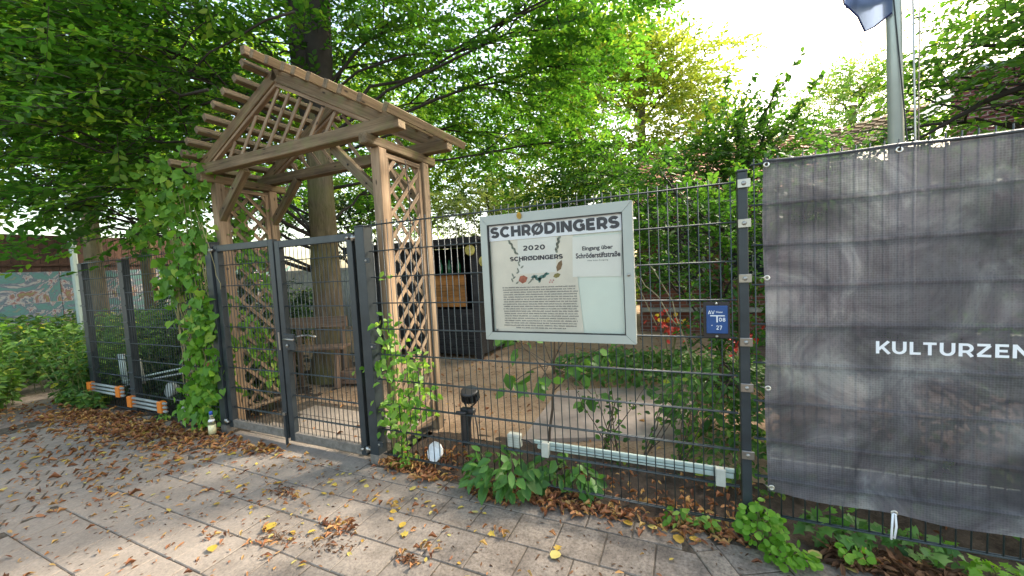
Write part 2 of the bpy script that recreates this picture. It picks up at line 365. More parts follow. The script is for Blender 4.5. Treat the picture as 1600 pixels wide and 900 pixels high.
# ================================================================== SETTING
def sheet(name, x0, x1, y0, y1, z, mat, nx=1, ny=1, bump=0., parent=None, smooth=True, kind='structure'):
    xs = np.linspace(x0, x1, nx+1); ys = np.linspace(y0, y1, ny+1); V = []
    for j, y in enumerate(ys):
        for i, x in enumerate(xs):
            e = 1 if 0 < i < nx and 0 < j < ny else 0
            V.append((x, y, z+bump*e*(random.random()*.5+.5*math.sin(x*9+y*5)*math.cos(y*11-x*3))))
    Fc = [(j*(nx+1)+i, j*(nx+1)+i+1, (j+1)*(nx+1)+i+1, (j+1)*(nx+1)+i) for j in range(ny) for i in range(nx)]
    o = obj(name, mesh(name, V, Fc, mat, smooth), parent)
    if kind: o['kind'] = kind
    return o
sheet('ground', -250, 250, -120, 380, -.135, M_SOIL)
sheet('yard', -14, .5, .62, 14, -.088, M_SAND, 60, 40, .012)
sheet('soil_bed', -2.46, 4, -.07, .75, -.092, M_SOIL, 130, 16, .035)
sheet('soil_bed', -7.4, -4.5, -.04, 3.2, -.094, M_SOIL, 60, 50, .03)
sheet('dirt_path', -30, -6.2, -9, 1.2, -.108, M_DIRT, 50, 24, .02)
pav = sheet('pavement', -7.2, 4.0, -3.2, -.05, -.0752, M_JOINT)
pav2 = sheet('pavement_threshold', -4.5, -2.5, -.05, .9, -.0752, M_JOINT)
# pavers: 25 cm slabs in running bond, clipped by an oblique joint strip on the right
PT = .2535; A1 = Vector((-.36, -.02)); DG = Vector((.46, -.888)).normalized(); NG = Vector((-DG.y, DG.x))   # NG points right
A2 = A1+NG*.125
def clip(poly, P, N):      # keep the side where (p-P).N <= 0
    out = []
    for i in range(len(poly)):
        a, b = poly[i], poly[(i+1) % len(poly)]; da, db = (a-P).dot(N), (b-P).dot(N)
        if da <= 0: out.append(a)
        if da*db < 0: out.append(a+(b-a)*(da/(da-db)))
    return out
def slab(poly, name, parent, zt=G, th=.05, gap=.0028, cham=.005):
    c = sum(poly, Vector((0, 0)))/len(poly)
    def inset(p, g):
        d = p-c; return c+d*(1-g/max(d.length, .02)*1.3)
    n = len(poly); lo = [inset(p, gap) for p in poly]; hi = [inset(p, gap+cham) for p in poly]
    V = [(p.x-c.x, p.y-c.y, -th) for p in lo]+[(p.x-c.x, p.y-c.y, -cham) for p in lo]+[(p.x-c.x, p.y-c.y, 0) for p in hi]
    Fc = [tuple(range(2*n, 3*n))]
    for k in range(2):
        for i in range(n):
            j = (i+1) % n; Fc.append((k*n+i, k*n+j, (k+1)*n+j, (k+1)*n+i))
    m = Matrix.Translation((c.x, c.y, zt+random.uniform(-.0018, .0018))) @ Euler((random.gauss(0, .005), random.gauss(0, .005), random.gauss(0, .003))).to_matrix().to_4x4()
    key = (name, n, round((poly[0]-c).length, 3), round((poly[1]-c).length, 3)) if n == 4 else None
    if key and key in SLABS: me = SLABS[key]
    else:
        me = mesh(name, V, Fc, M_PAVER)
        if key and abs((poly[0]-poly[1]).length-(poly[2]-poly[3]).length) < 1e-4: SLABS[key] = me
    o = obj(name, me, parent, m); return o
SLABS = {}
for r in range(-4, 12):
    y1 = -.22-PT*r+.0; y0 = y1-PT
    x = -.70+(0 if r % 2 == 0 else -.5*PT)
    k0 = int((-6.0-x)/PT); k1 = int((3-x)/PT)
    for k in range(k0, k1):
        xa, xb = x+k*PT, x+(k+1)*PT; yy1 = y1
        if (xa+xb)/2 < -4.25+.25*math.sin(r*1.7): continue
        if r < 0:
            inside = xb < -2.52 and xa > -4.45
            if not inside:
                if r < -1: continue
                if xa < -4.4: yy1 = min(y1, -.09)
                else: yy1 = min(y1, -.075)
        pol = [Vector((xa, y0)), Vector((xb, y0)), Vector((xb, yy1)), Vector((xa, yy1))]
        pol = clip(pol, A1, NG)
        if len(pol) < 3: continue
        ar = abs(sum(pol[i].x*pol[(i+1) % len(pol)].y-pol[(i+1) % len(pol)].x*pol[i].y for i in range(len(pol))))/2
        if ar < .004: continue
        slab(pol, 'paver', pav2 if (r < -1 or (r < 0 and (xa+xb)/2 > -4.45 and xb < -2.5 and False)) else pav)
for i in range(0, 12):        # narrow strip of half slabs along the oblique joint
    a = A1+DG*(i*.235-.02)+NG*.0; b = A1+DG*((i+1)*.235-.02)
    slab([a, b, b+NG*.125, a+NG*.125][::-1], 'paver', pav)
for i in range(-6, 11):       # slabs right of the strip follow its direction
    for j in range(0, 14):
        a = A2+DG*(i*.2+(.1 if j % 2 else 0)-.02)+NG*(j*.25)
        pol = [a, a+NG*.25, a+NG*.25+DG*.2, a+DG*.2]
        cc = sum(pol, Vector((0, 0)))/4
        pol = clip(pol, Vector((0, -.085)), Vector((0, 1)))
        if len(pol) < 3 or cc.y < -1.3 or cc.x > 3.2: continue
        ar = abs(sum(pol[k].x*pol[(k+1) % len(pol)].y-pol[(k+1) % len(pol)].x*pol[k].y for k in range(len(pol))))/2
        if ar > .006: slab(pol, 'paver', pav)
# small bricks laid at an angle on the left
bd = Vector((math.cos(math.radians(61)), math.sin(math.radians(61)))); bn = Vector((bd.y, -bd.x)); nb = 0
for i in range(-22, 22):
    for j in range(-34, 34):
        c = Vector((-5.2, -1.0))+bd*((i+(.5 if j % 2 else 0))*.205)+bn*(j*.104)
        if c.x > -4.17+.2*math.sin(c.y*6.5) or c.x < -6.9 or c.y > -.12 or c.y < -2.1 or nb >= 296: continue
        e = .1; f = .05
        slab([c-bd*e-bn*f, c+bd*e-bn*f, c+bd*e+bn*f, c-bd*e+bn*f][::-1], 'brick_paver', pav, G-.0005, .05, .003, .005); nb += 1
# concrete slab in the yard
def prism(name, pts, z0, z1, mat, parent=None, m=None):
    n = len(pts); V = [(p[0], p[1], z0) for p in pts]+[(p[0], p[1], z1) for p in pts]
    Fc = [tuple(range(n))[::-1], tuple(range(n, 2*n))]+[(i, (i+1) % n, (i+1) % n+n, i+n) for i in range(n)]
    return obj(name, mesh(name, V, Fc, mat), parent, m)
o = prism('concrete_slab', [(-1.58, .66), (-.34, 1.14), (-.15, 2.70), (-1.66, 1.95)], -.12, -.05, M_CONC); o['kind'] = 'structure'
# ================================================================== FENCES
VROD = None
def mesh_panel(label, x0, x1, zb, nrods, y=0., top_prong=.03, z0=0.):
    """double-rod mesh panel: wires every 20 cm, rods every 5 cm"""
    t = thing('mesh_fence_panel', ((x0+x1)/2, y, zb), label, 'fence panel', 'dark mesh panels of the fence')
    vm = MB(); vm.tube([(0, 0, -.004), (0, 0, 1.8+top_prong)], .0032, 5); vme = mesh('vertical_rod', vm.v, vm.f, M_WIRE, True)
    L = x1-x0; hm = MB(); hm.tube([(-L/2, 0, 0), (L/2, 0, 0)], .0042, 5); hme = mesh('horizontal_rod', hm.v, hm.f, M_WIRE, True)
    for i in range(nrods):
        x = x1-.02-i*.05
        if x < x0+.01: break
        obj('vertical_rod', vme, t, Matrix.Translation((x, y, zb)))
    for k in range(10):
        for s in (-1, 1):
            obj('horizontal_rod', hme, t, Matrix.Translation(((x0+x1)/2, y+s*.0073, zb+k*.2)))
    return t
def fence_post(x, wd, dp, z0, z1, label, clamps=(), cx=0., y=0., mat=None):
    t = thing('fence_post', (x, y, z0), label, 'fence post', 'square posts of the mesh fence')
    bx2('post_body', (x-wd/2, y-dp/2, z0), (x+wd/2, y+dp/2, z1), mat or M_STEEL, t, .003)
    bx2('post_cap', (x-wd/2-.003, y-dp/2-.003, z1), (x+wd/2+.003, y+dp/2+.003, z1+.012), M_STEEL, t, .004)
    for z in clamps:
        c = bx2('clamp', (x-.028+cx, y-dp/2-.012, z-.022), (x+.03+cx, y-dp/2-.002, z+.022), M_STAIN, t, .002)
        lathe('bolt_head', [(.011, 0), (.011, .005), (.006, .008)], M_ZINC, c, Matrix.Translation((x+cx, y-dp/2-.011, z)) @ Matrix.Rotation(PI/2, 4, 'X'), 10)
    return t
mesh_panel('long dark mesh fence panel carrying the notice board, right of the gate', -2.49, -.035, 0., 49)
mesh_panel('dark mesh fence panel behind the grey banner', .035, 2.52, .076, 50)
mesh_panel('leftmost dark mesh fence panel beside the weeds', -7.28, -6.36, -.06, 19)
mesh_panel('dark mesh fence panel overgrown with climber, left of the gate', -6.26, -4.60, -.05, 33)
fence_post(0., .045, .06, -.12, 1.85, 'slim dark fence post with shiny square clamps beside the banner', (1.79, 1.59, 1.31, .98, .74, .38), .004, .03)
fence_post(2.56, .045, .06, -.12, 1.95, 'slim dark fence post at the far right end of the banner', (1.79, .98, .38), .004, .03)
for x, lb in ((-7.33, 'leftmost dark fence post, by the weeds'), (-6.31, 'second dark fence post from the left, between two mesh panels')):
    t = fence_post(x, .11, .07, -.15, 1.73, lb, (), 0, .02)
    for k in range(9): box('rod_clip', (x+.0, -.022, -.0+k*.2), (.13, .012, .012), M_WIRE, t, .001)
# gate posts
t = fence_post(-2.545, .09, .09, -.12, 1.79, 'thick dark steel gate post right of the double gate', (), 0, .0)
for z in (1.53, .87, .1):
    c = bx2('panel_bracket', (-2.505, -.062, z-.02), (-2.44, -.046, z+.02), M_STEEL, t, .002)
    lathe('bolt_head', [(.009, 0), (.009, .004), (.005, .007)], M_ZINC, c, Matrix.Translation((-2.475, -.062, z)) @ Matrix.Rotation(PI/2, 4, 'X'), 10)
bx2('post_foot', (-2.592, -.047, -.125), (-2.498, .047, -.0), M_DIRTYST, t, .003)
t = fence_post(-4.505, .09, .09, -.12, 1.80, 'thick dark steel gate post beside the hanging climber', (), 0, .0)
bx2('post_foot', (-4.552, -.047, -.125), (-4.458, .047, -.0), M_DIRTYST, t, .003)
# gate leaves
def gate(x0, x1, zt, zb, label):
    t = thing('gate_leaf', ((x0+x1)/2, 0, zb), label, 'gate', 'leaves of the double gate'); s = .06
    bx2('stile', (x0, -.025, zb), (x0+s, .025, zt), M_STEEL, t); bx2('stile', (x1-s, -.025, zb), (x1, .025, zt), M_STEEL, t)
    bx2('top_rail', (x0+s, -.024, zt-s), (x1-s, .024, zt-.001), M_STEEL, t)
    bx2('bottom_rail', (x0+s, -.024, zb+.001), (x1-s, .024, zb+.075), M_DIRTYST, t)
    vm = MB(); vm.tube([(0, 0, 0), (0, 0, zt-zb-.13)], .003, 5); vme = mesh('vertical_rod', vm.v, vm.f, M_WIRE, True)
    n = int((x1-x0-2*s)/.05)
    for i in range(1, n+1):
        obj('vertical_rod', vme, t, Matrix.Translation((x0+s+(x1-x0-2*s)*i/(n+1), 0, zb+.07)))
    hm = MB(); L = x1-x0-2*s; hm.tube([(-L/2, 0, 0), (L/2, 0, 0)], .004, 5); hme = mesh('horizontal_rod', hm.v, hm.f, M_WIRE, True)
    for k in range(8):
        for q in (-1, 1): obj('horizontal_rod', hme, t, Matrix.Translation(((x0+x1)/2, q*.007, .18+.2*k)))
    return t
g1 = gate(-4.445, -3.575, 1.775, -.02, 'closed left gate leaf of dark steel mesh, lattice post behind it')
g2 = gate(-3.555, -2.645, 1.755, -.035, 'closed right gate leaf of dark steel mesh with lever handle and lock')
lk = bx2('lock_case', (-3.505, -.05, .80), (-3.37, -.026, .94), M_STEEL, g2, .004)
tube('lever_handle', [(-3.45, -.05, .90), (-3.45, -.085, .90), (-3.40, -.09, .905), (-3.32, -.088, .90)], .009, M_STAIN, g2)
tube('lever_handle', [(-3.45, .03, .90), (-3.45, .085, .90), (-3.36, .09, .905), (-3.27, .088, .895)], .009, M_STAIN, g2)
lathe('lock_cylinder', [(.014, 0), (.014, .01)], M_ZINC, lk, Matrix.Translation((-3.45, -.052, .84)) @ Matrix.Rotation(PI/2, 4, 'X'), 12)
bx2('strike_plate', (-3.597, -.031, .79), (-3.577, -.026, .95), M_STAIN, g1, .001)
bx2('drop_bolt', (-3.595, -.045, -.10), (-3.575, -.027, .2), M_STEEL, g1, .002)
bx2('bolt_tip', (-3.60, -.05, .20), (-3.57, -.026, .225), M_STAIN, g1, .002)
for (gx, px, z, gt) in ((-2.645, -2.59, 1.715, g2), (-2.645, -2.59, .03, g2), (-4.445, -4.50, 1.73, g1), (-4.445, -4.50, .04, g1)):
    b = MB(); b.tube([(gx, -.035, z), (px, -.035, z)], .012, 8); b.tube([(gx+(px-gx)*.45, -.036, z-.025), (gx+(px-gx)*.45, -.036, z+.022)], .016, 8)
    b.tube([(gx-.02*(1 if gx > px else -1)*-1, -.03, z), (gx-.02*(1 if gx > px else -1)*-1, -.06, z)], .013, 8)
    b.build('hinge', M_STAIN, gt, None, True)
# ================================================================== PERGOLA
pg = thing('garden_arch', (-3.5, .43, G), 'weathered wooden garden arch with gabled slat roof and lattice sides behind the gate', 'garden arch')
PX = [(-4.66, -4.57), (-2.53, -2.44)]; PY = [(.12, .21), (.68, .77)]
for i, (xa, xb) in enumerate(PX):
    for ya, yb in PY:
        bx2('post', (0, 0, 0), (1, 1, 1), M_WOODP, pg) if False else beam('post', ((xa+xb)/2, (ya+yb)/2, -.1), ((xa+xb)/2, (ya+yb)/2, 2.42), yb-ya, xb-xa, M_WOODP, pg, (1, 0, 0), .006)
    xm = (xa+xb)/2
    beam('plate', (xm, .0, 2.46), (xm, .89, 2.46), .085, .08, M_WOOD, pg, b=.008)
    # lattice frame and laths
    y0, y1, z0, z1 = .212, .678, .02, 2.36
    for yy in (y0+.02, y1-.02): beam('lattice_frame', (xm, yy, z0), (xm, yy, z1), .04, .045, M_LATH, pg, (1, 0, 0))
    for zz in (z0+.02, z1+.02): beam('lattice_frame', (xm, y0, zz), (xm, y1, zz), .045, .04, M_LATH, pg)
    for s, xo in ((1, .011 if i else -.011), (-1, -.011 if i else .011)):
        k = -3
        while True:
            zc = z0+k*.185+(.02 if s > 0 else .07); k += 1
            if zc > z1: break
            # line z = zc + s*(y-y0)*1.05 for s>0, from the other side for s<0
            a = (y0+.03, zc) if s > 0 else (y1-.03, zc); W_ = y1-y0-.06; sl_ = 1.05*W_
            za, zb_ = zc, zc+sl_; ya = a[0]; yb = y1-.03 if s > 0 else y0+.03
            def cutz(zv): return ya+(yb-ya)*(zv-za)/(zb_-za)
            p, q_ = [ya, za], [yb, zb_]
            if zb_ < z0+.08: continue
            if za < z0+.03: p = [cutz(z0+.03), z0+.03]
            if zb_ > z1: q_ = [cutz(z1), z1]
            if abs(q_[1]-p[1]) < .05: continue
            beam('lath', (xm+xo, p[0], p[1]), (xm+xo, q_[0], q_[1]), .009, .036, M_LATH, pg, (0, 0, 1), .002)
RX, RZ = -3.50, 3.25; TXL, TXR, TZ = -4.80, -2.18, 2.60
for gi, yb in enumerate((.05, .70)):
    beam('tie_beam', (TXL, yb+.045, 2.55), (TXR, yb+.045, 2.55), .09, .10, M_WOOD, pg, b=.006)
    for sx in (-1, 1):
        xe = TXL+.03 if sx < 0 else TXR-.03
        d = Vector((xe-RX, 0, TZ-.01-RZ)); n = Vector((-d.z, 0, d.x)).normalized()
        if n.z < 0: n = -n
        a = Vector((RX+(0 if sx > 0 else 0), yb+.045, RZ))-n*.05; e = a+d
        beam('rafter', a, e, .07, .10, M_WOOD, pg, up=(0, 0, 1), b=.004)
        beam('gable_frame', a-n*.068+d*.03, e-n*.062-d*.09, .045, .03, M_LATH, pg, up=(0, 0, 1))
        # knee brace
        xp = PX[0][1] if sx < 0 else PX[1][0]
        ym = .165 if gi == 0 else .725
        br = beam('knee_brace', (xp+.03*sx, ym, 2.06), (xp-sx*.43, ym, 2.50), .065, .075, M_WOOD, pg)
        for f in (.22, .62):
            c = Vector((xp+.03*sx, ym-.034, 2.06)).lerp(Vector((xp-sx*.43, ym-.034, 2.50)), f)
            lathe('bolt_head', [(.009, 0), (.009, .004)], M_BRANCH, br, Matrix.Translation(c) @ Matrix.Rotation(PI/2, 4, 'X'), 10)
    # gable slats, front lean one way, rear the other
    sgn = 1 if gi == 0 else -1; slope = (RZ-.17-2.6)/(1.22)
    for k in range(12):
        xb_ = RX-1.14+k*.185+(0 if sgn > 0 else .1); th = math.radians(50)
        # from (xb_,2.6) going up with slope sgn*tan; meet the underside of the rafters
        best = None
        for t_ in np.linspace(.05, 1.2, 80):
            x = xb_+sgn*math.cos(th)*t_; z = 2.6+math.sin(th)*t_
            if z > RZ-.165-abs(x-RX)*.53: break
            best = (x, z)
        if best and best[1] > 2.68: beam('gable_slat', (xb_, yb+.047, 2.595), (best[0]+sgn*.012, yb+.047, best[1]+.015), .012, .034, M_LATH, pg, up=(0, 0, 1), b=.002)
SL = Vector((1, 0, -.53)).normalized()
beam('ridge_batten', (RX, -.19, RZ+.035), (RX, 1.0, RZ+.035), .055, .07, M_WOOD, pg, b=.004)
for sx in (-1, 1):
    s = Vector((sx*SL.x, 0, SL.z)); n = Vector((-s.z*sx, 0, abs(s.x)))
    n = Vector((.53*sx, 0, 1)).normalized()
    for k in range(9):
        c = Vector((RX, 0, RZ))+s*(.10+k*.171)+n*(.046 if k == 8 else .034)
        yf = (-.17 if sx > 0 else -.12)+random.uniform(-.02, .02)+(.09 if k == 8 and sx > 0 else 0)
        beam('roof_batten', (c.x, yf, c.z), (c.x, 1.0+random.uniform(-.02, .02), c.z), .048, .066, M_WOOD, pg, up=tuple(n), b=.004)
for c, xx in ((.0, -4.57), (.03, -4.57)):
    lathe('bolt_head', [(.01, 0), (.01, .004)], M_BRANCH, pg, Matrix.Translation((-4.565, .16+c, 1.55+c*8)) @ Matrix.Rotation(PI/2, 4, 'Y'), 10)
cb = tube('cable', [(-2.43, .42, 2.38), (-2.425, .44, 2.1), (-2.43, .43, 1.7), (-2.44, .46, 1.25), (-2.43, .44, .9)], .004, M_BLACK, pg)
# ================================================================== TEXT
def text(name, s, mat, parent, x0, x1, z0, z1, y, bold=.02, fit=True, ext=.0004):
    cu = bpy.data.curves.new(name, 'FONT'); cu.body = s; cu.size = 1; cu.offset = bold; cu.extrude = 0; cu.resolution_u = 3
    tmp = bpy.data.objects.new('tmp', cu); COL.objects.link(tmp); bpy.context.view_layer.update()
    dg = bpy.context.evaluated_depsgraph_get(); me = bpy.data.meshes.new_from_object(tmp.evaluated_get(dg)); me.name = name
    bpy.data.objects.remove(tmp); bpy.data.curves.remove(cu)
    co = np.array([v.co[:] for v in me.vertices]); lo, hi = co.min(0), co.max(0)
    sx = (x1-x0)/(hi[0]-lo[0]); sz = (z1-z0)/(hi[1]-lo[1])
    if not fit: sx = sz
    co2 = np.stack([(co[:, 0]-lo[0])*sx, (co[:, 1]-lo[1])*sz, np.zeros(len(co))], 1)
    me.vertices.foreach_set('co', co2.ravel().astype(np.float32)); me.materials.clear(); me.materials.append(mat)
    return obj(name, me, parent, Matrix.Translation((x0, y, z0)) @ Matrix.Rotation(PI/2, 4, 'X'))
def arc(cx, cy, rx, ry, a0, a1, n=12):
    return [(cx+rx*math.cos(math.radians(a0+(a1-a0)*i/n)), cy+ry*math.sin(math.radians(a0+(a1-a0)*i/n))) for i in range(n+1)]
GL = {'S': (.74, [arc(.37, .70, .26, .20, 25, 270)+arc(.37, .30, .27, .20, 90, -155)[1:]]), 'C': (.86, [arc(.47, .5, .37, .4, 42, 318, 18)]),
 'H': (.80, [[(.1, 0), (.1, 1)], [(.7, 0), (.7, 1)], [(.1, .5), (.7, .5)]]), 'R': (.70, [[(.1, 0), (.1, 1)], [(.1, .9), (.38, .9)]+arc(.38, .635, .25, .265, 90, -90)[1:-1]+[(.38, .37), (.1, .37)], [(.40, .40), (.66, .0)]]),
 'Ø': (.96, [arc(.48, .5, .38, .4, 0, 360, 24), [(.12, -.08), (.84, 1.08)]]), 'O': (.96, [arc(.48, .5, .38, .4, 0, 360, 24)]), '0': (.78, [arc(.38, .5, .27, .4, 0, 360, 24)]),
 'D': (.86, [[(.1, 0), (.1, 1)], [(.1, .9), (.36, .9)]+arc(.36, .5, .40, .4, 90, -90, 16)[1:-1]+[(.36, .1), (.1, .1)]]), 'I': (.2, [[(.1, 0), (.1, 1)]]),
 'N': (.82, [[(.1, 0), (.1, 1)], [(.72, 0), (.72, 1)], [(.12, .96), (.70, .04)]]), 'G': (.88, [arc(.47, .5, .37, .4, 42, 322, 18)+[(.78, .24), (.78, .50)], [(.52, .50), (.86, .50)]]),
 'E': (.66, [[(.1, 0), (.1, 1)], [(.1, .9), (.62, .9)], [(.1, .5), (.57, .5)], [(.1, .1), (.64, .1)]]), 'K': (.75, [[(.1, 0), (.1, 1)], [(.14, .32), (.70, 1)], [(.34, .54), (.74, 0)]]),
 'U': (.80, [[(.1, 1), (.1, .42)]+arc(.39, .40, .29, .31, 180, 360)[0:]+[(.68, .42), (.68, 1)]]), 'L': (.55, [[(.1, 0), (.1, 1)], [(.1, .1), (.58, .1)]]), 'T': (.72, [[(.36, 0), (.36, 1)], [(.02, .9), (.70, .9)]]),
 'Z': (.76, [[(.06, .9), (.68, .9)], [(.66, .86), (.10, .14)], [(.06, .1), (.72, .1)]]), 'A': (.84, [[(.06, 0), (.42, 1)], [(.42, 1), (.78, 0)], [(.2, .28), (.64, .28)]]), 'V': (.84, [[(.06, 1), (.42, 0)], [(.42, 0), (.78, 1)]]),
 '2': (.70, [arc(.34, .68, .24, .22, 165, -35)+[(.14, .14)], [(.06, .1), (.64, .1)]]), '7': (.68, [[(.04, .9), (.6, .9)], [(.58, .88), (.24, 0)]]), '8': (.70, [arc(.34, .70, .21, .20, 0, 360, 16), arc(.34, .29, .25, .2, 0, 360, 16)])}
def letters(name, s, mat, parent, x0, x1, z0, z1, y, th=.2, gap=.14):
    """bold geometric capitals drawn as flat ribbons"""
    V = []; Fc = []; X = 0; dep = 0; ks = []
    for ch in s:
        wd, st = GL[ch]
        for pl in st:
            pts = [Vector((p[0]+X, p[1])) for p in pl]; closed = (pts[0]-pts[-1]).length < 1e-4; n = len(pts); L_ = []; R_ = []; tt = th*(.45 if ch == 'Ø' and n == 2 else 1)
            for i, p in enumerate(pts):
                a = pts[i-1] if i else (pts[-2] if closed else None); c = pts[i+1] if i < n-1 else (pts[1] if closed else None)
                d1 = (p-a).normalized() if a is not None else (c-p).normalized(); d2 = (c-p).normalized() if c is not None else d1
                n1 = Vector((-d1.y, d1.x)); n2 = Vector((-d2.y, d2.x)); m_ = (n1+n2).normalized(); k = min(1/max(m_.dot(n1), .3), 1.8)*tt/2
                L_.append(p+m_*k); R_.append(p-m_*k)
            b0 = len(V); dep += 1
            for i in range(n): V += [(L_[i].x, L_[i].y, dep*6e-6), (R_[i].x, R_[i].y, dep*6e-6)]
            Fc += [(b0+2*i, b0+2*i+1, b0+2*i+3, b0+2*i+2) for i in range(n-1)]
        X += wd+gap
    W_ = X-gap; sx = (x1-x0)/W_; sz = z1-z0
    me = mesh(name, [(v[0]*sx, v[1]*sz, v[2]*8) for v in V], [f[::-1] for f in Fc], mat)
    return obj(name, me, parent, Matrix.Translation((x0, y, z0)) @ Matrix.Rotation(PI/2, 4, 'X'))
def flat(name, pts, y, mat, parent):      # polygon facing the street at depth y
    return obj(name, mesh(name, [(p[0], y, p[1]) for p in pts], [tuple(range(len(pts)))], mat), parent)
# ================================================================== NOTICE BOARD
M_ALU = plain('pale_board_frame', (.40, .42, .375), .42, .0, .06, 3)
M_PAPER = plain('white_paper', (.86, .86, .88), .7, 0, .03, 4)
M_PAPERY = plain('yellowed_poster_paper', (.74, .68, .57), .7, 0, .09, 5)
M_PAPERN = plain('faded_note_paper', (.78, .76, .69), .7, 0, .04, 4)
M_BACK = plain('board_back_panel', (.70, .75, .66), .6, 0, .04, 4)
M_INK = plain('dark_ink', (.035, .032, .045), .6, 0, .1, 4)
M_INKG = plain('grey_ink', (.12, .11, .11), .6, 0, .2, 200)
M_GASK = plain('black_gasket', (.02, .02, .02), .5, 0, .1, 4)
nb_ = thing('notice_board', (-1.01, 0, .95), 'pale grey framed glass notice board on the mesh fence', 'notice board')
X0, X1, Z0, Z1 = -1.487, -.533, .957, 1.762; I0, I1, J0, J1 = -1.438, -.588, 1.007, 1.703; YF = -.055
def framepiece(a, b, c, d):     # front polygon in x,z ; extruded back
    V = [(p[0], YF, p[1]) for p in (a, b, c, d)]+[(p[0], -.012, p[1]) for p in (a, b, c, d)]
    me = mesh('frame_rail', V, [(0,1,2,3),(7,6,5,4),(0,4,5,1),(1,5,6,2),(2,6,7,3),(3,7,4,0)], M_ALU)
    bm = bmesh.new(); bm.from_mesh(me); bmesh.ops.recalc_face_normals(bm, faces=bm.faces); bmesh.ops.bevel(bm, geom=list(bm.edges), offset=.0015, segments=1, affect='EDGES'); bm.to_mesh(me); bm.free()
    return obj('frame_rail', me, nb_)
g_ = .0004
framepiece((X0+g_*2, Z0), (X1-g_*2, Z0), (I1-g_, J0), (I0+g_, J0)); framepiece((I0+g_, J1), (I1-g_, J1), (X1-g_*2, Z1), (X0+g_*2, Z1))
framepiece((X0, Z0+g_*2), (I0, J0+g_), (I0, J1-g_), (X0, Z1-g_*2)); framepiece((I1, J0+g_), (X1, Z0+g_*2), (X1, Z1-g_*2), (I1, J1-g_))
bx2('back_panel', (X0+.02, -.0225, Z0+.02), (X1-.02, -.014, Z1-.02), M_BACK, nb_, 0)
gk = MB(); e_ = .005
gk.box((I0, -.054, J0), (I1, -.03, J0+e_)); gk.box((I0, -.054, J1-e_), (I1, -.03, J1)); gk.box((I0, -.054, J0+e_), (I0+e_, -.03, J1-e_)); gk.box((I1-e_, -.054, J0+e_), (I1, -.03, J1-e_))
gk.build('gasket', M_GASK, nb_)
pz = flat('title_strip', [(I0+.004, 1.598), (I1-.004, 1.602), (I1-.004, J1-.004), (I0+.004, J1-.004)], -.034, M_PAPER, nb_)
letters('lettering', 'SCHRØDINGERS', M_INK, pz, -1.420, -.609, 1.619, 1.685, -.0348, .285, .15)
po = flat('poster', [(-1.422, 1.009), (-.835, 1.014), (-.858, 1.3), (-.878, 1.6), (-1.428, 1.6)], -.028, M_PAPERY, nb_)
wr = flat('pasted_sheet', [(-1.245, 1.379), (-.992, 1.383), (-.985, 1.598), (-1.237, 1.598)], -.0288, M_PAPERN, po)
letters('lettering', '2020', M_INK, po, -1.203, -1.055, 1.525, 1.556, -.0298, .22, .1)
letters('lettering', 'SCHRØDINGERS', M_INK, po, -1.296, -.946, 1.463, 1.490, -.0298, .24, .1)
no = flat('note', [(-.890, 1.35), (-.606, 1.343), (-.597, 1.585), (-.882, 1.585)], -.0292, M_PAPERN, nb_)
text('lettering', 'Eingang über', M_INK, no, -.826, -.648, 1.496, 1.527, -.0302, .03)
text('lettering', 'Schröderstiftstraße', M_INK, no, -.866, -.608, 1.457, 1.489, -.0302, .03)
text('lettering', 'Hier kein Ausgang', M_INK, no, -.796, -.678, 1.436, 1.446, -.0302, .0)
# fine print: sixteen lines of illegible names
pr = MB(); z = 1.291
while z > 1.028:
    x = -1.362+random.uniform(0, .012)
    if z < 1.045: x += .08
    xe = -.862-random.uniform(0, .02)-(.07 if z < 1.045 else 0)
    while x < xe:
        wl = random.uniform(.012, .045); xx = x
        while xx < min(x+wl, xe):
            h_ = random.choice((.0052, .0068, .0075)); pr.poly([(xx, -.0298, z), (xx+.0026, -.0298, z), (xx+.0026, -.0298, z+h_), (xx, -.0298, z+h_)]); xx += .0044
        x += wl+.006
    z -= .0152
pr.build('fine_print', M_INKG, po)
# wreath of leaves and fruit around the pasted sheet
def motif(cx, cz, L, wd, ang, mat, y=-.0295):
    ca, sa = math.cos(ang), math.sin(ang); pts = []
    for u, v in ((-.5, 0), (-.2, .45), (.2, .4), (.5, 0), (.2, -.4), (-.2, -.45)):
        pts.append((cx+ca*u*L-sa*v*wd, cz+sa*u*L+ca*v*wd))
    return flat('printed_leaf', pts, y, mat, po)
IR = plain('print_red', (.38, .12, .07), .6, 0, .4, 60); IT = plain('print_teal', (.10, .22, .19), .6, 0, .4, 60); IO = plain('print_olive', (.24, .20, .06), .6, 0, .4, 60)
IB = plain('print_brown', (.22, .13, .06), .6, 0, .4, 60); IG = plain('print_grey_green', (.22, .24, .19), .6, 0, .4, 60); IPk = plain('print_pink', (.55, .28, .25), .6, 0, .3, 60)
motif(-1.212, 1.346, .066, .055, .3, IR)
for a in ((-1.135, 1.36, .05, .02, .2), (-1.115, 1.345, .05, .022, -.5), (-1.09, 1.355, .055, .024, .5), (-1.065, 1.366, .05, .02, .9), (-1.10, 1.337, .04, .018, 1.2), (-1.05, 1.374, .03, .015, .1)): motif(*a, IT)
motif(-.97, 1.42, .075, .035, 1.15, IB); motif(-.988, 1.362, .05, .03, .3, IO)
for a in ((-1.03, 1.335), (-1.02, 1.322), (-1.012, 1.334), (-1.036, 1.322)): motif(a[0], a[1], .012, .012, 0, IPk)
for i in range(9): motif(-1.25-.03*math.sin(i*.7+.3)-(.012 if i % 2 else -.006), 1.325+i*.0165, .028, .012, 1.2+(.8 if i % 2 else -.6), IG)
for i in range(6): motif(-1.295+i*.009, 1.592-i*.016, .036, .016, -.9+(.5 if i % 2 else -.3), IG)
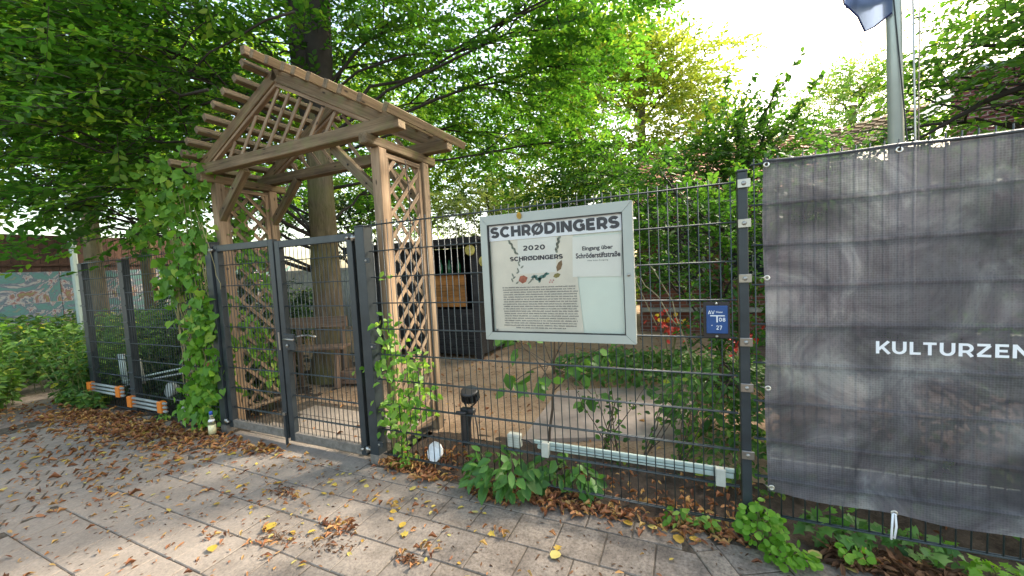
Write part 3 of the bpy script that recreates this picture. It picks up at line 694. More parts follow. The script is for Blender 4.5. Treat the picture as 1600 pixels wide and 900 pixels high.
for i in range(6): motif(-.965-i*.004, 1.588-i*.015, .034, .018, 1.3+(.6 if i % 2 else -.6), IG)
for i in range(4): motif(-1.17+i*.012, 1.325+i*.012, .03, .01, .7+i*.4, IG)
# glass pane
m, n, l, b = newmat('board_glass'); tr = n.new('ShaderNodeBsdfTransparent'); gl = n.new('ShaderNodeBsdfGlossy'); gl.inputs['Roughness'].default_value = .05
ms = n.new('ShaderNodeMixShader'); fr = n.new('ShaderNodeFresnel'); fr.inputs[0].default_value = 1.25
l.new(fr.outputs[0], ms.inputs[0]); l.new(tr.outputs[0], ms.inputs[1]); l.new(gl.outputs[0], ms.inputs[2]); l.new(ms.outputs[0], n['Material Output'].inputs[0])
flat('glass_pane', [(I0+.002, J0+.002), (I1-.002, J0+.002), (I1-.002, J1-.002), (I0+.002, J1-.002)], -.045, m, nb_)
lathe('lock', [(.0085, 0), (.0085, .006), (.004, .008)], M_STAIN, nb_, Matrix.Translation((-.563, YF, 1.351)) @ Matrix.Rotation(PI/2, 4, 'X'), 14)
lathe('lock', [(.0055, 0), (.0055, .003)], M_STAIN, nb_, Matrix.Translation((-1.41, -.034, 1.02)) @ Matrix.Rotation(PI/2, 4, 'X'), 10)
for z in (1.1, 1.6):
    for x in (-1.3, -.7): bx2('mounting_clip', (x, -.0115, z), (x+.05, .016, z+.02), M_ZINC, nb_, .001)
lf = leaves('fallen_leaf', [(-1.208, YF-.004, 1.765)], [(.1, 0, -1)], [(0, -1, .2)], [.045], 'round', M_DEADY, None, np.array([.1])); tag(lf, 'orange leaf stuck on the top edge of the notice board', 'leaf')
# ================================================================== HYDRANT SIGN
sg = thing('hydrant_sign', (-.13, 0, 1.0), 'small blue water valve sign with white figures on a dark plate', 'sign')
M_BLUE = plain('blue_enamel', (.02, .07, .22), .3, 0, .1, 20); M_WHT = plain('white_enamel', (.78, .80, .82), .4, 0, .04, 20)
bx2('backing_plate', (-.192, -.018, 1.0), (-.068, -.012, 1.192), plain('brown_black_plate', (.022, .016, .016), .5, 0, .2, 30), sg, .002)
bp_ = bx2('sign_plate', (-.178, -.028, 1.025), (-.078, -.019, 1.172), M_BLUE, sg, .004)
YS = -.0287
letters('lettering', 'AV', M_WHT, bp_, -.170, -.139, 1.128, 1.147, YS, .15, .05); text('lettering', 'Wasser', M_WHT, bp_, -.133, -.100, 1.135, 1.144, YS, .01)
letters('lettering', '08', M_WHT, bp_, -.120, -.089, 1.089, 1.110, YS, .15, .1); letters('lettering', '27', M_WHT, bp_, -.133, -.105, 1.046, 1.069, YS, .15, .1); text('lettering', '.', M_WHT, bp_, -.155, -.150, 1.066, 1.071, YS, .01)
flat('printed_bar', [(-.160, 1.117), (-.092, 1.117), (-.092, 1.122), (-.160, 1.122)], YS, M_WHT, bp_); flat('printed_bar', [(-.131, 1.085), (-.125, 1.085), (-.125, 1.117), (-.131, 1.117)], YS, M_WHT, bp_)
for z in (1.009, 1.182): lathe('bolt_head', [(.008, 0), (.008, .005), (.004, .008)], M_STAIN, sg, Matrix.Translation((-.13, -.018, z)) @ Matrix.Rotation(PI/2, 4, 'X'), 10)
# ================================================================== BANNER
def banner_mat():
    m, n, l, b = newmat('banner_mesh_fabric'); tc = n.new('ShaderNodeTexCoord'); O_ = tc.outputs['Object']
    t1 = noise(n, l, O_, 3.2, 7, .62); t1.inputs['Distortion'].default_value = .8
    r1 = ramp(n, [(.085, .08, .098), (.17, .165, .19), (.33, .34, .355)], [.36, .52, .68]); l.new(t1.outputs['Fac'], r1.inputs[0])
    # halftone print
    vo = n.new('ShaderNodeTexVoronoi'); vo.inputs['Scale'].default_value = 95; vo.inputs['Randomness'].default_value = .2; l.new(O_, vo.inputs['Vector'])
    hr = ramp(n, [(.6, .6, .6), (1.45, 1.45, 1.45)], [.25, .6]); l.new(vo.outputs['Distance'], hr.inputs[0])
    c = mix(n, l, r1.outputs[0], hr.outputs[0], .35, 'MULTIPLY')
    # dark round shapes of the print
    sx = n.new('ShaderNodeSeparateXYZ'); l.new(O_, sx.inputs[0])
    def disc(cx, cz, r0, r1, col, k=.75):
        vm = n.new('ShaderNodeVectorMath'); vm.operation = 'DISTANCE'; cbn = n.new('ShaderNodeCombineXYZ')
        l.new(sx.outputs[0], cbn.inputs[0]); l.new(sx.outputs[2], cbn.inputs[2]); l.new(cbn.outputs[0], vm.inputs[0]); vm.inputs[1].default_value = (cx, 0, cz)
        mr = n.new('ShaderNodeMapRange'); mr.inputs[1].default_value = r0; mr.inputs[2].default_value = r1; mr.inputs[3].default_value = k; mr.inputs[4].default_value = 0; l.new(vm.outputs['Value'], mr.inputs[0])
        return mix(n, l, c, col, mr.outputs[0])
    c = disc(.215, .66, .08, .14, (.03, .028, .036), .45); c = disc(.16, .52, .07, .13, (.03, .028, .035), .4); c = disc(1.0, .42, .10, .14, (.03, .03, .036), .6); c = disc(.35, 1.62, .05, .2, (.03, .03, .036), .6)
    c = disc(.9, 1.55, .06, .26, (.04, .042, .05), .5)
    l.new(c, b.inputs['Base Color']); setp(b, Roughness=.55); b.inputs['Specular IOR Level'].default_value = .4
    t2 = noise(n, l, O_, 1.7, 2); tr = n.new('ShaderNodeBsdfTransparent'); ms = n.new('ShaderNodeMixShader')
    mr = n.new('ShaderNodeMapRange'); mr.inputs[1].default_value = .35; mr.inputs[2].default_value = .7; mr.inputs[3].default_value = .74; mr.inputs[4].default_value = .88
    l.new(t2.outputs['Fac'], mr.inputs[0]); l.new(mr.outputs[0], ms.inputs[0]); l.new(tr.outputs[0], ms.inputs[1])
    tl = n.new('ShaderNodeBsdfTranslucent'); l.new(c, tl.inputs[0]); m2 = n.new('ShaderNodeMixShader'); m2.inputs[0].default_value = .42
    l.new(b.outputs[0], m2.inputs[1]); l.new(tl.outputs[0], m2.inputs[2]); l.new(m2.outputs[0], ms.inputs[2]); l.new(ms.outputs[0], n['Material Output'].inputs[0])
    bp = n.new('ShaderNodeBump'); bp.inputs['Strength'].default_value = .25; bp.inputs['Distance'].default_value = .002; l.new(vo.outputs['Distance'], bp.inputs['Height']); l.new(bp.outputs[0], b.inputs['Normal'])
    return m
bn_ = thing('fence_banner', (1.26, 0, .2), 'large dark grey mesh banner with white lettering tied to the fence', 'banner')
BX0, BX1 = .085, 2.47
def bz(x, top):
    sagt = .012*abs(math.sin((x-.59)/.5*PI))
    return (1.885-.012*(x-BX0)-sagt*.6) if top else (.205-.03*(x-BX0)+.006*math.sin(x*14))
NX, NZ = 480, 240; V = []
def by(x, z):
    rz = (z-.076) % .2/.2; near = abs(rz-.5)*2
    dz = abs(rz-round(rz))*.2; dx = abs(x/.05-round(x/.05))*.05; return -.0160-.0022*math.exp(-(dx/.006)**2)*(.5+.5*math.sin(x*3+z*2)**2)-.004*math.exp(-(dz/.007)**2)-.003*math.sin(x*9+z*3)*(1-near)-.005*max(0, math.sin((x*1.3-z)*5+math.sin(z*4)))**3-.002*math.sin((x+z*.7)*23)*max(0, math.sin(x*2.3+z*3.1))
for j in range(NZ+1):
    for i in range(NX+1):
        x = BX0+(BX1-BX0)*i/NX; z0_, z1_ = bz(x, 0), bz(x, 1); z = z0_+(z1_-z0_)*j/NZ; V.append((x+.004*math.sin(z*7)*(1 if i == 0 else 0), by(x, z), z))
Fc = [(j*(NX+1)+i, j*(NX+1)+i+1, (j+1)*(NX+1)+i+1, (j+1)*(NX+1)+i) for j in range(NZ) for i in range(NX)]
M_BAN = banner_mat(); obj('banner_cloth', mesh('banner_cloth', V, Fc, M_BAN, True), bn_)
M_HEM = plain('banner_hem', (.055, .058, .066), .5, 0, .15, 30)
b = MB()
for i in range(40):
    xa, xb = BX0+(BX1-BX0)*i/40, BX0+(BX1-BX0)*(i+1)/40
    b.poly([(xa, -.0275, bz(xa, 1)-.003), (xa, -.0270, bz(xa, 1)-.03), (xb, -.0270, bz(xb, 1)-.03), (xb, -.0275, bz(xb, 1)-.003)][::1])
b2 = MB(); b2.tube([(BX0+(BX1-BX0)*i/40, -.017, bz(BX0+(BX1-BX0)*i/40, 1)) for i in range(41)], .007, 6); b2.build('top_hem', M_HEM, bn_, None, True)
letters('lettering', 'KULTURZEN', M_PAPER, bn_, .512, .998, .951, 1.008, -.031, .19, .13)
m, n, l, bb = newmat('eyelet_metal'); setp(bb, Metallic=1., Roughness=.3); bb.inputs['Base Color'].default_value = (.75, .7, .62, 1)
for (x, z) in ((.10, 1.865), (.592, 1.855), (1.09, 1.848), (1.6, 1.84), (2.1, 1.83), (.097, 1.31), (.095, .75), (.105, .232), (.585, .20), (1.09, .185), (1.6, .17)):
    ey = lathe('eyelet', [(.0065, 0), (.0065, .004), (.013, .004), (.014, 0)], m, bn_, Matrix.Translation((x, by(x, z)-.002, z)) @ Matrix.Rotation(PI/2, 4, 'X'), 16)
    if z > 1.5: tube('cable_tie', [(x, by(x, z)-.006, z), (x+.004, by(x, z)-.012, z+.02), (x+.006, -.0, z+.032), (x+.004, .012, z+.015)], .0022, M_BLACK, bn_)
    elif x < .2: tube('cable_tie', [(x, by(x, z)-.006, z), (x-.02, -.014, z+.002), (x-.03, .004, z)], .0022, M_ZINC, bn_)
tube('white_tie', [(.578, -.022, .20), (.574, -.026, .14), (.574, -.02, .075), (.582, .012, .07), (.586, -.018, .08), (.59, -.024, .14), (.586, -.024, .20), (.578, -.022, .20)], .0045, M_PAPER, bn_)
# ================================================================== FLUORESCENT TUBES ON THE FENCE FOOT
M_TUBE = plain('pale_plastic_conduit', (.38, .46, .43), .3, 0, .1, 8); M_CLIP = plain('pale_clip_box', (.42, .43, .38), .5, 0, .1, 30)
def led_tube(label, xa, xb, z, y, group='conduit rails along the fence foot'):
    t = thing('conduit_rail', ((xa+xb)/2, y, z), label, 'conduit', group)
    bx2('rail_channel', (xa, y, z), (xb, y+.02, z+.021), M_TUBE, t, .003); bx2('rail_channel', (xa+.03, y-.002, z-.032), (xb-.004, y+.022, z-.004), M_TUBE, t, .004)
    bx2('rail_groove', (xa+.15, y-.0035, z-.018), (xb-.25, y-.0025, z-.014), M_BLACK, t, 0)
    return t
t = led_tube('pale plastic conduit pair along the fence foot under the notice board', -1.22, -.055, .255, .02)
for x in (-1.125, -.125):
    c = bx2('clip_box', (x-.024, -.02, .190), (x+.024, .018, .285), M_CLIP, t, .004)
t = led_tube('pale conduit pair seen through the lower edge of the banner', .10, 2.4, .345, .02)
j = thing('junction_box', (-1.355, .02, .2), 'small pale junction box left of the conduit, above the bush', 'junction box')
bx2('box_body', (-1.405, .01, .205), (-1.31, .06, .30), M_CLIP, j, .008)
for i in range(5): bx2('box_rib', (-1.398, .006, .217+i*.016), (-1.317, .0095, .223+i*.016), M_CLIP, j, .001)
tube('cable', [(-1.31, .04, .26), (-1.26, .05, .25), (-1.22, .04, .235)], .005, M_BLACK, j)
# spotlight on the fence
sp = thing('spotlight', (-1.75, .03, .2), 'small black ribbed spotlight clamped to the mesh fence', 'spotlight')
hm_ = Matrix.Translation((-1.70, .05, .545)) @ Euler((math.radians(14), math.radians(12), math.radians(-25))).to_matrix().to_4x4()
lathe('lamp_head', [(.03, -.06), (.056, -.055), (.058, .0), (.062, .002), (.062, .02), (.055, .022)], M_BLACK, sp, hm_, 24)
for k in range(22):
    a = 2*PI*k/22; mm = hm_ @ Matrix.Rotation(a, 4, 'Z') @ Matrix.Translation((.060, 0, -.026))
    obj('cooling_fin', bev_box(.014, .004, .056, 0, M_BLACK, 'cooling_fin') if k == 0 else bpy.data.meshes['cooling_fin'], sp, mm)
for s in (-1, 1): tube('yoke', [(-1.70+s*.058, .05, .53), (-1.70+s*.05, .045, .48), (-1.71+s*.02, .04, .445)], .006, M_BLACK, sp)
bx2('clamp', (-1.765, .005, .405), (-1.655, .05, .44), M_BLACK, sp, .006); tube('clamp_screw', [(-1.775, -.02, .418), (-1.70, -.02, .418)], .012, M_BLACK, sp)
bx2('bracket', (-1.765, .01, .20), (-1.718, .045, .41), M_BLACK, sp, .004); bx2('bracket', (-1.712, .012, .20), (-1.70, .045, .40), M_BLACK, sp, .003)
for x in (-1.757, -1.738, -1.72): bx2('bracket_tooth', (x, .008, .165), (x+.007, .04, .21), M_BLACK, sp, .001)
tube('stand_leg', [(-1.68, .03, .41), (-1.705, .03, .30), (-1.72, .03, .23)], .006, M_BLACK, sp)
tube('cable', [(-1.66, .03, .42), (-1.645, .035, .3), (-1.64, .04, .1), (-1.62, .06, -.06)], .0045, M_BLACK, sp)
# white bowl lying on the ground inside the fence
lathe('plastic_bowl', [(.035, 0), (.062, .03), (.074, .062), (.078, .064), (.071, .06), (.058, .03), (.032, .005)], M_PAPER, None,
      Matrix.Translation((-2.06, .15, .005)) @ Euler((math.radians(62), math.radians(-28), 0)).to_matrix().to_4x4(), 9, False)
tag(bpy.data.objects['plastic_bowl'], 'white plastic bowl tipped over in dry leaves inside the fence', 'bowl')
# bottle
bt = thing('bottle', (-4.50, -.15, G), 'small glass bottle with pale yellow label and blue cap on the pavement', 'bottle')
m, n, l, bb = newmat('bottle_glass'); bb.inputs['Base Color'].default_value = (.75, .72, .55, 1); setp(bb, Roughness=.05); bb.inputs['Transmission Weight'].default_value = .9
T_ = Matrix.Translation((-4.50, -.15, G)); lathe('bottle_glass', [(.028, 0), (.031, .004), (.031, .13), (.028, .15), (.014, .19), (.012, .225)], m, bt, T_, 18)
lathe('bottle_label', [(.0318, .03), (.0318, .115)], plain('cream_label', (.75, .70, .42), .5, 0, .1, 60), bt, T_, 18); lathe('bottle_cap', [(.0145, .215), (.0145, .245), (.01, .247)], plain('blue_cap', (.02, .08, .45), .4), bt, T_, 14)
lathe('neck_label', [(.0285, .15), (.0225, .168)], M_PAPER, bt, T_, 18)
# ================================================================== LEFT-HAND EQUIPMENT
M_ORANGE = plain('orange_clip', (.72, .20, .02), .5, 0, .1, 20); M_GREYT = plain('grey_tube', (.28, .31, .30), .35, 0, .2, 12)
def clip_tubes(label, xa, xb, z):
    t = thing('clipped_tubes', ((xa+xb)/2, -.03, z), label, 'barrier tubes', 'grey tube bundles with orange clips on the left fence')
    for dz in (0, .045, -.045): tube('grey_tube', [(xa+.04, -.04, z+dz), (xb+.06, -.04, z+dz)], .016, M_GREYT, t)
    for x in (xa, xb-.08): bx2('orange_clip', (x, -.07, z-.065), (x+.085, -.012, z+.065), M_ORANGE, t, .006)
clip_tubes('bundle of grey tubes with orange clips low on the leftmost fence panel', -7.34, -6.52, .155)
clip_tubes('bundle of grey tubes with orange clips near the climber', -6.34, -5.60, .06)
t = thing('folded_cart', (-6.45, .1, .3), 'white and grey folded metal frame behind the left mesh fence', 'cart')
for x in (-6.92, -6.87, -6.81): tube('frame_tube', [(x, .12, .56), (x+.04, .12, .18)], .014, M_TUBE, t)
tube('frame_tube', [(-7.0, .12, .50), (-6.94, .12, .55), (-6.78, .12, .56)], .012, M_ZINC, t); tube('frame_tube', [(-6.42, .12, .53), (-6.38, .12, .22)], .02, M_CLIP, t)
tube('frame_tube', [(-6.9, .12, .20), (-6.43, .1, .30), (-5.2, .1, .52)], .011, M_TUBE, t); tube('frame_tube', [(-6.9, .12, .14), (-6.43, .1, .25), (-5.2, .1, .46)], .011, M_GREYT, t)
t = thing('grey_spotlight', (-5.75, .1, .1), 'grey round spotlight behind the left mesh fence near the climber', 'spotlight')
lathe('lamp_head', [(.05, -.04), (.08, 0), (.085, .05), (.07, .055)], M_GREYT, t, Matrix.Translation((-5.72, .12, .20)) @ Matrix.Rotation(PI/2.3, 4, 'X')); bx2('lamp_base', (-5.8, .08, -.08), (-5.6, .18, .1), M_BLACK, t)
t = thing('vent_box', (-5.2, -.02, .03), 'pale grey box with four upright ribs at the foot of the climber', 'box')
bx2('box_body', (-5.30, -.03, .0), (-5.08, .0, .115), M_GREYT, t)
for i in range(4): bx2('rib', (-5.295+i*.055, -.045, .0), (-5.255+i*.055, -.031, .12), M_CLIP, t)
# ================================================================== HUT, BENCH, YARD THINGS
ht = thing('bar_hut', (-4.6, 3.9, G), 'dark wooden bar hut with orange counter board behind the arch', 'hut')
for i in range(10):
    x0 = -6.0+i*.185; bx2('plank', (x0, 3.2, G+.12), (x0+.178, 3.225, 1.86), M_DARKPL, ht)
for k in range(6): bx2('plank', (-4.15, 3.2, .0+k*.127), (-3.42, 3.222, .0+k*.127+.121), M_DARKPL, ht)
bx2('wall', (-5.99, 4.6, G), (-3.3, 4.64, 1.85), M_DARKPL, ht); bx2('wall', (-6.0, 3.23, G), (-5.96, 4.6, 1.85), M_DARKPL, ht)
for i in range(7): bx2('plank', (-3.345, 3.24+i*.195, G+.08), (-3.315, 3.24+i*.195+.188, 1.86), M_DARKPL, ht)
bx2('corner_post', (-3.42, 3.17, G), (-3.31, 3.235, 1.86), M_DARKPL, ht); bx2('floor', (-5.95, 3.24, -.02), (-3.35, 4.58, .02), M_DARKPL, ht)
bx2('roof', (-6.1, 3.08, 1.865), (-3.22, 4.75, 1.93), M_DARKPL, ht); bx2('fascia_board', (-6.1, 3.055, 1.80), (-3.22, 3.078, 1.93), M_DARKPL, ht)
for k in range(3): bx2('counter_board', (-4.30, 3.17, .80+k*.178), (-3.55, 3.195, .80+k*.178+.172), M_ORWOOD, ht)
bx2('counter_top', (-4.35, 3.1, 1.335), (-3.50, 3.45, 1.36), M_DARKPL, ht)
M_GREENG = plain('green_bottle_glass', (.005, .07, .02), .08, 0, .1, 5)
for i, x in enumerate((-4.03, -3.86, -3.68)):
    bb_ = lathe('green_bottle', [(.032, 0), (.034, .01), (.034, .13), (.013, .18), (.012, .23)], M_GREENG, None, Matrix.Translation((x, 3.2, 1.361)), 14)
    tag(bb_, ('left', 'middle', 'right')[i]+'most green bottle standing on the counter of the dark hut' if i != 1 else 'middle green bottle standing on the counter of the dark hut', 'bottle', 'green bottles on the hut counter')
M_DISC = plain('yellow_sawn_disc', (.55, .46, .12), .6, 0, .35, 22)
for (x, z, lb) in ((-3.40, 1.72, 'upper yellow round disc hanging at the corner of the dark hut'), (-3.20, 1.53, 'lower yellow round disc at the edge of the notice board, on the hut')):
    d = lathe('round_disc', [(.085, 0), (.09, .004), (.09, .016), (.085, .02)], M_DISC, None, Matrix.Translation((x, 3.12 if x < -3.3 else 3.2, z)) @ Matrix.Rotation(PI/2, 4, 'X'), 22); tag(d, lb, 'disc', 'yellow discs on the hut')
be = thing('garden_bench', (-5.2, 1.9, G), 'reddish brown wooden bench with a plank back in front of the tree trunk', 'bench')
for k, (xa, ya, xb, yb, z) in enumerate(((-5.45, .95, -4.75, 2.5, .80),)):
    beam('backrest', (-5.35, 1.30, .79), (-4.55, 1.62, .79), .035, .15, M_BENCH, be)
    beam('seat', (-5.25, 1.16, .47), (-4.45, 1.48, .47), .26, .035, M_BENCH, be)
    for x, y in ((-5.15, 1.22), (-4.58, 1.45)):
        beam('leg', (x, y, .45), (x+.03, y-.07, -.08), .06, .06, M_BENCH, be, (1, 0, 0)); beam('leg', (x-.07, y+.17, .85), (x-.04, y+.12, -.08), .05, .06, M_BENCH, be, (1, 0, 0))
tb = box('timber_block', (-4.42, 1.62, .03), (.42, .22, .17), M_BENCH, None, .01, (0, 0, .3)); tag(tb, 'squared timber block lying on the sand beside the tree trunk', 'timber')
# low wall and white band behind the gate
t = thing('garden_wall', (-9.0, 6.2, G), 'pale concrete garden wall seen through the right gate leaf', 'wall')
for i in range(8): bx2('wall_panel', (-12.0+i*.9, 6.0, -.1), (-12.0+i*.9+.885, 6.1, 1.55), M_CONCW, t)
bx2('coping', (-12.05, 5.97, 1.552), (-4.75, 6.13, 1.62), M_CONCW, t)
# left boundary: wall with painted graffiti, brown board fence on top
def graffiti():
    m, n, l, b = newmat('graffiti_paint'); tc = n.new('ShaderNodeTexCoord'); O_ = tc.outputs['Object']
    t = noise(n, l, O_, 1.6, 5, .6); t.inputs['Distortion'].default_value = 2.2
    r = ramp(n, [(.30, .28, .22), (.12, .26, .25), (.14, .30, .29), (.16, .17, .24), (.5, .5, .48), (.30, .12, .15), (.28, .28, .12), (.36, .34, .28)], [.3, .38, .44, .5, .54, .58, .64, .7])
    l.new(t.outputs['Color'], r.inputs[0]); l.new(t.outputs['Fac'], r.inputs[0]); l.new(r.outputs[0], b.inputs['Base Color']); setp(b, Roughness=.8); return m
M_GRAF = graffiti()
gw = thing('graffiti_wall', (-13.5, 1.2, -.2), 'concrete wall with teal graffiti behind the nettles at the far left', 'wall')
for i in range(9):
    for k in range(3): bx2('wall_panel', (-14.2+.01*k, -3.0+i*1.2, -.3+k*.72), (-14.0, -3.0+i*1.2+1.19, -.3+k*.72+.71), M_GRAF if k else M_CONCW, gw)
bf = thing('board_fence', (-14.4, 1.2, 1.8), 'dark brown vertical board fence above the graffiti wall', 'fence')
for i in range(72): bx2('board', (-14.5, -3.0+i*.15, 1.86), (-14.46, -3.0+i*.15+.144, 2.75), M_BROWNPL, bf, .002)
bx2('rail', (-14.455, -3, 2.0), (-14.42, 7.8, 2.06), M_BROWNPL, bf)
lp = thing('lamp_post', (-10.8, 1.05, -.1), 'pale grey lamp post between leaves at the far left', 'lamp post')
beam('pole', (-10.8, 1.05, -.1), (-10.8, 1.05, 3.35), .09, .09, M_TUBE, lp, (1, 0, 0), .02); bx2('lamp_head', (-10.92, .9, 3.35), (-10.66, 1.3, 3.42), M_CONCW, lp, .01); bx2('lamp_neck', (-10.84, 1.0, 3.2), (-10.76, 1.1, 3.35), M_BLACK, lp)
# ================================================================== HOUSES
def brick_mat(name, c1, c2, mort, sc=1.):
    m, n, l, b = newmat(name); tc = n.new('ShaderNodeTexCoord'); 
    sx = n.new('ShaderNodeSeparateXYZ'); l.new(tc.outputs['Object'], sx.inputs[0]); ad = n.new('ShaderNodeMath'); ad.operation = 'ADD'; l.new(sx.outputs[0], ad.inputs[0]); l.new(sx.outputs[1], ad.inputs[1])
    cb_ = n.new('ShaderNodeCombineXYZ'); l.new(ad.outputs[0], cb_.inputs[0]); l.new(sx.outputs[2], cb_.inputs[1])
    bk = n.new('ShaderNodeTexBrick'); bk.inputs['Scale'].default_value = sc; bk.inputs['Brick Width'].default_value = .25; bk.inputs['Row Height'].default_value = .075; bk.inputs['Mortar Size'].default_value = .009
    for i, c in enumerate((c1, c2, mort)): bk.inputs[i+1].default_value = (*c, 1)
    l.new(cb_.outputs[0], bk.inputs['Vector']); l.new(bk.outputs[0], b.inputs['Base Color']); setp(b, Roughness=.85)
    bp = n.new('ShaderNodeBump'); bp.inputs['Distance'].default_value = .01; bp.inputs['Strength'].default_value = .6; bp.invert = True; l.new(bk.outputs['Fac'], bp.inputs['Height']); l.new(bp.outputs[0], b.inputs['Normal'])
    return m
M_BRICK = brick_mat('red_brick', (.22, .07, .045), (.15, .05, .035), (.22, .18, .15))
M_BRICK2 = brick_mat('maroon_brick', (.20, .055, .05), (.16, .045, .04), (.34, .25, .22))
M_TILE = plain('red_roof_tile', (.38, .16, .09), .8, 0, .4, 9, .3); M_TILEM = plain('mossy_roof_tile', (.22, .14, .07), .9, 0, .5, 5, .3)
M_GUT = plain('zinc_flashing', (.42, .46, .44), .5, .2, .15, 4); M_WIN = plain('dark_window_glass', (.02, .03, .035), .08, 0, .2, 2)
M_TAN = plain('tan_render', (.42, .24, .16), .85, 0, .08, 2)
def tiled_roof(name, a, b_, up, rows, cols, mat, parent):
    """rows of pantiles between eave a->b_ and ridge (a+up -> b_+up): joined as one part, overlapping courses"""
    a, b_, up = Vector(a), Vector(b_), Vector(up); ex = (b_-a)/cols; ey = up/rows; n = ex.cross(ey).normalized()
    if n.z < 0: n = -n
    mb = MB()
    for j in range(rows):
        for i in range(cols):
            p = a+ex*i+ey*j; q = p+ex; k = len(mb.v); lift = n*.03
            mid = n*.035; pts = [p+lift, p+ex*.3+lift+mid, p+ex*.7+lift+mid*.3, q+lift, p+ey*1.1, p+ex*.3+ey*1.1+mid, p+ex*.7+ey*1.1+mid*.3, q+ey*1.1]
            mb.v += [tuple(v) for v in pts]+[tuple(p-n*.02), tuple(q-n*.02)]
            mb.f += [(k,k+1,k+5,k+4), (k+1,k+2,k+6,k+5), (k+2,k+3,k+7,k+6), (k+8,k+9,k+3,k+2,k+1,k)]
    o = mb.build(name, mat, parent); o['kind'] = 'stuff'; return o
h1 = thing('brick_house', (.5, 6.5, G), 'low red brick house with red tiled roof behind the shrubs', 'house')
bx2('wall', (-1.15, 6.2, -.1), (2.6, 6.5, 2.55), M_BRICK, h1, 0); bx2('wall', (-1.15, 6.5, -.1), (-.9, 9.5, 2.55), M_BRICK, h1, 0)
tiled_roof('roof_tiles', (-1.3, 5.9, 2.5), (2.2, 5.9, 2.5), (0, 3.2, 1.7), 14, 18, M_TILE, h1)
bx2('gutter', (-1.35, 5.82, 2.42), (2.3, 5.92, 2.5), M_GUT, h1)
for x in (-.7, .5, 1.6):
    wf = bx2('window', (x, 6.15, .95), (x+.8, 6.198, 2.0), M_GUT, h1); bx2('pane', (x+.05, 6.13, 1.0), (x+.38, 6.148, 1.95), M_WIN, wf, 0); bx2('pane', (x+.42, 6.13, 1.0), (x+.75, 6.148, 1.95), M_WIN, wf, 0)
bx2('ledge', (-1.1, 6.0, .35), (1.5, 6.19, .42), M_CONCW, h1)
h2 = thing('mossy_roof_house', (4, 8.6, G), 'house with mossy tiled roof and pale metal verge right of the flagpole', 'house')
prism('wall', [(2.3, 8.2), (6, 8.2), (6, 12), (2.3, 12)], -.1, 3.2, M_BRICK2, h2)
tiled_roof('roof_tiles', (1.4, 9.9, 3.55), (3.55, 7.8, 3.42), (.95, .95, .9), 10, 14, M_TILEM, h2)
beam('verge_flashing', (3.55, 7.75, 3.45), (4.62, 8.6, 4.42), .30, .03, M_GUT, h2, up=(-.3, -.3, .9)); prism('gable_wall', [(3.6, 7.9), (4.7, 8.7), (4.75, 8.6), (3.65, 7.8)], 2.6, 3.35, M_BLACK, h2)
beam('roof_window', (1.9, 9.2, 3.9), (2.5, 9.0, 4.15), .35, .05, M_GUT, h2)
h3 = thing('maroon_brick_building', (6.5, 9.3, G), 'maroon brick building with tan rendered side at the right edge', 'building')
bx2('wall', (4.85, 8.7, -.1), (6.35, 9.0, 4.8), M_BRICK2, h3, 0); bx2('rendered_wall', (5.75, 8.2, -.1), (10, 8.69, 5.2), M_TAN, h3, 0); bx2('roof_edge', (4.8, 8.65, 4.8), (6.4, 9.3, 4.9), M_GUT, h3)
for z in (1.2,): bx2('window', (5.0, 8.66, z), (5.5, 8.69, z+1.2), M_WIN, h3)
# ================================================================== FLAGPOLE
M_POLE = plain('weathered_aluminium_pole', (.46, .50, .46), .35, .3, .12, 3)
fp = thing('flagpole', (1.06, 1.3, -.1), 'tall pale flagpole rising behind the grey banner', 'flagpole')
p0 = Vector((1.125, 1.3, -.12)); p1 = Vector((.99, 1.3, 7.0))
b = MB(); b.tube([p0, p0.lerp(p1, .5), p1], [.046, .040, .030], 20); b.build('pole', M_POLE, fp, None, True)
tube('halyard', [(1.155, 1.27, -.05), (1.165, 1.25, 1.2), (1.16, 1.25, 2.2), (1.13, 1.25, 3.7), (1.06, 1.25, 6.9)], .006, M_STAIN, fp, 6); tube('halyard', [(1.10, 1.252, .8), (1.12, 1.25, 2.15), (1.045, 1.25, 3.1), (1.03, 1.25, 3.7), (.98, 1.25, 6.9)], .004, M_BLACK, fp, 6)
tube('guy_rail', [(1.185, 1.27, -.05), (1.185, 1.27, 6.9)], .004, M_ZINC, fp, 6)
m, n, l, bb = newmat('flag_cloth'); bb.inputs['Base Color'].default_value = (.11, .15, .28, 1); setp(bb, Roughness=.7); tl = n.new('ShaderNodeBsdfTranslucent'); tl.inputs[0].default_value = (.32, .40, .58, 1)
ms = n.new('ShaderNodeMixShader'); ms.inputs[0].default_value = .6; l.new(bb.outputs[0], ms.inputs[1]); l.new(tl.outputs[0], ms.inputs[2]); l.new(ms.outputs[0], n['Material Output'].inputs[0]); M_FLAG = m
V = []; Fc = []
ed = [((1.04, 4.5), (1.035, 3.00)), ((.97, 4.48), (.97, 2.965)), ((.88, 4.5), (.90, 2.925)), ((.78, 4.48), (.855, 3.03)), ((.66, 4.5), (.80, 3.17))]
for i, (a, c) in enumerate(ed):
    for j in range(6):
        t_ = j/5; x = a[0]+(c[0]-a[0])*t_; z = a[1]+(c[1]-a[1])*t_; V.append((x, 1.27+.04*math.sin(i*2.1+j*1.1), z))
for i in range(4):
    for j in range(5): Fc.append((i*6+j, (i+1)*6+j, (i+1)*6+j+1, i*6+j+1))
fl = obj('flag_cloth', mesh('flag_cloth', V, Fc, M_FLAG, True), None); 
fg = fl; tag(fg, 'dark blue flag hanging from the flagpole at the top edge', 'flag')
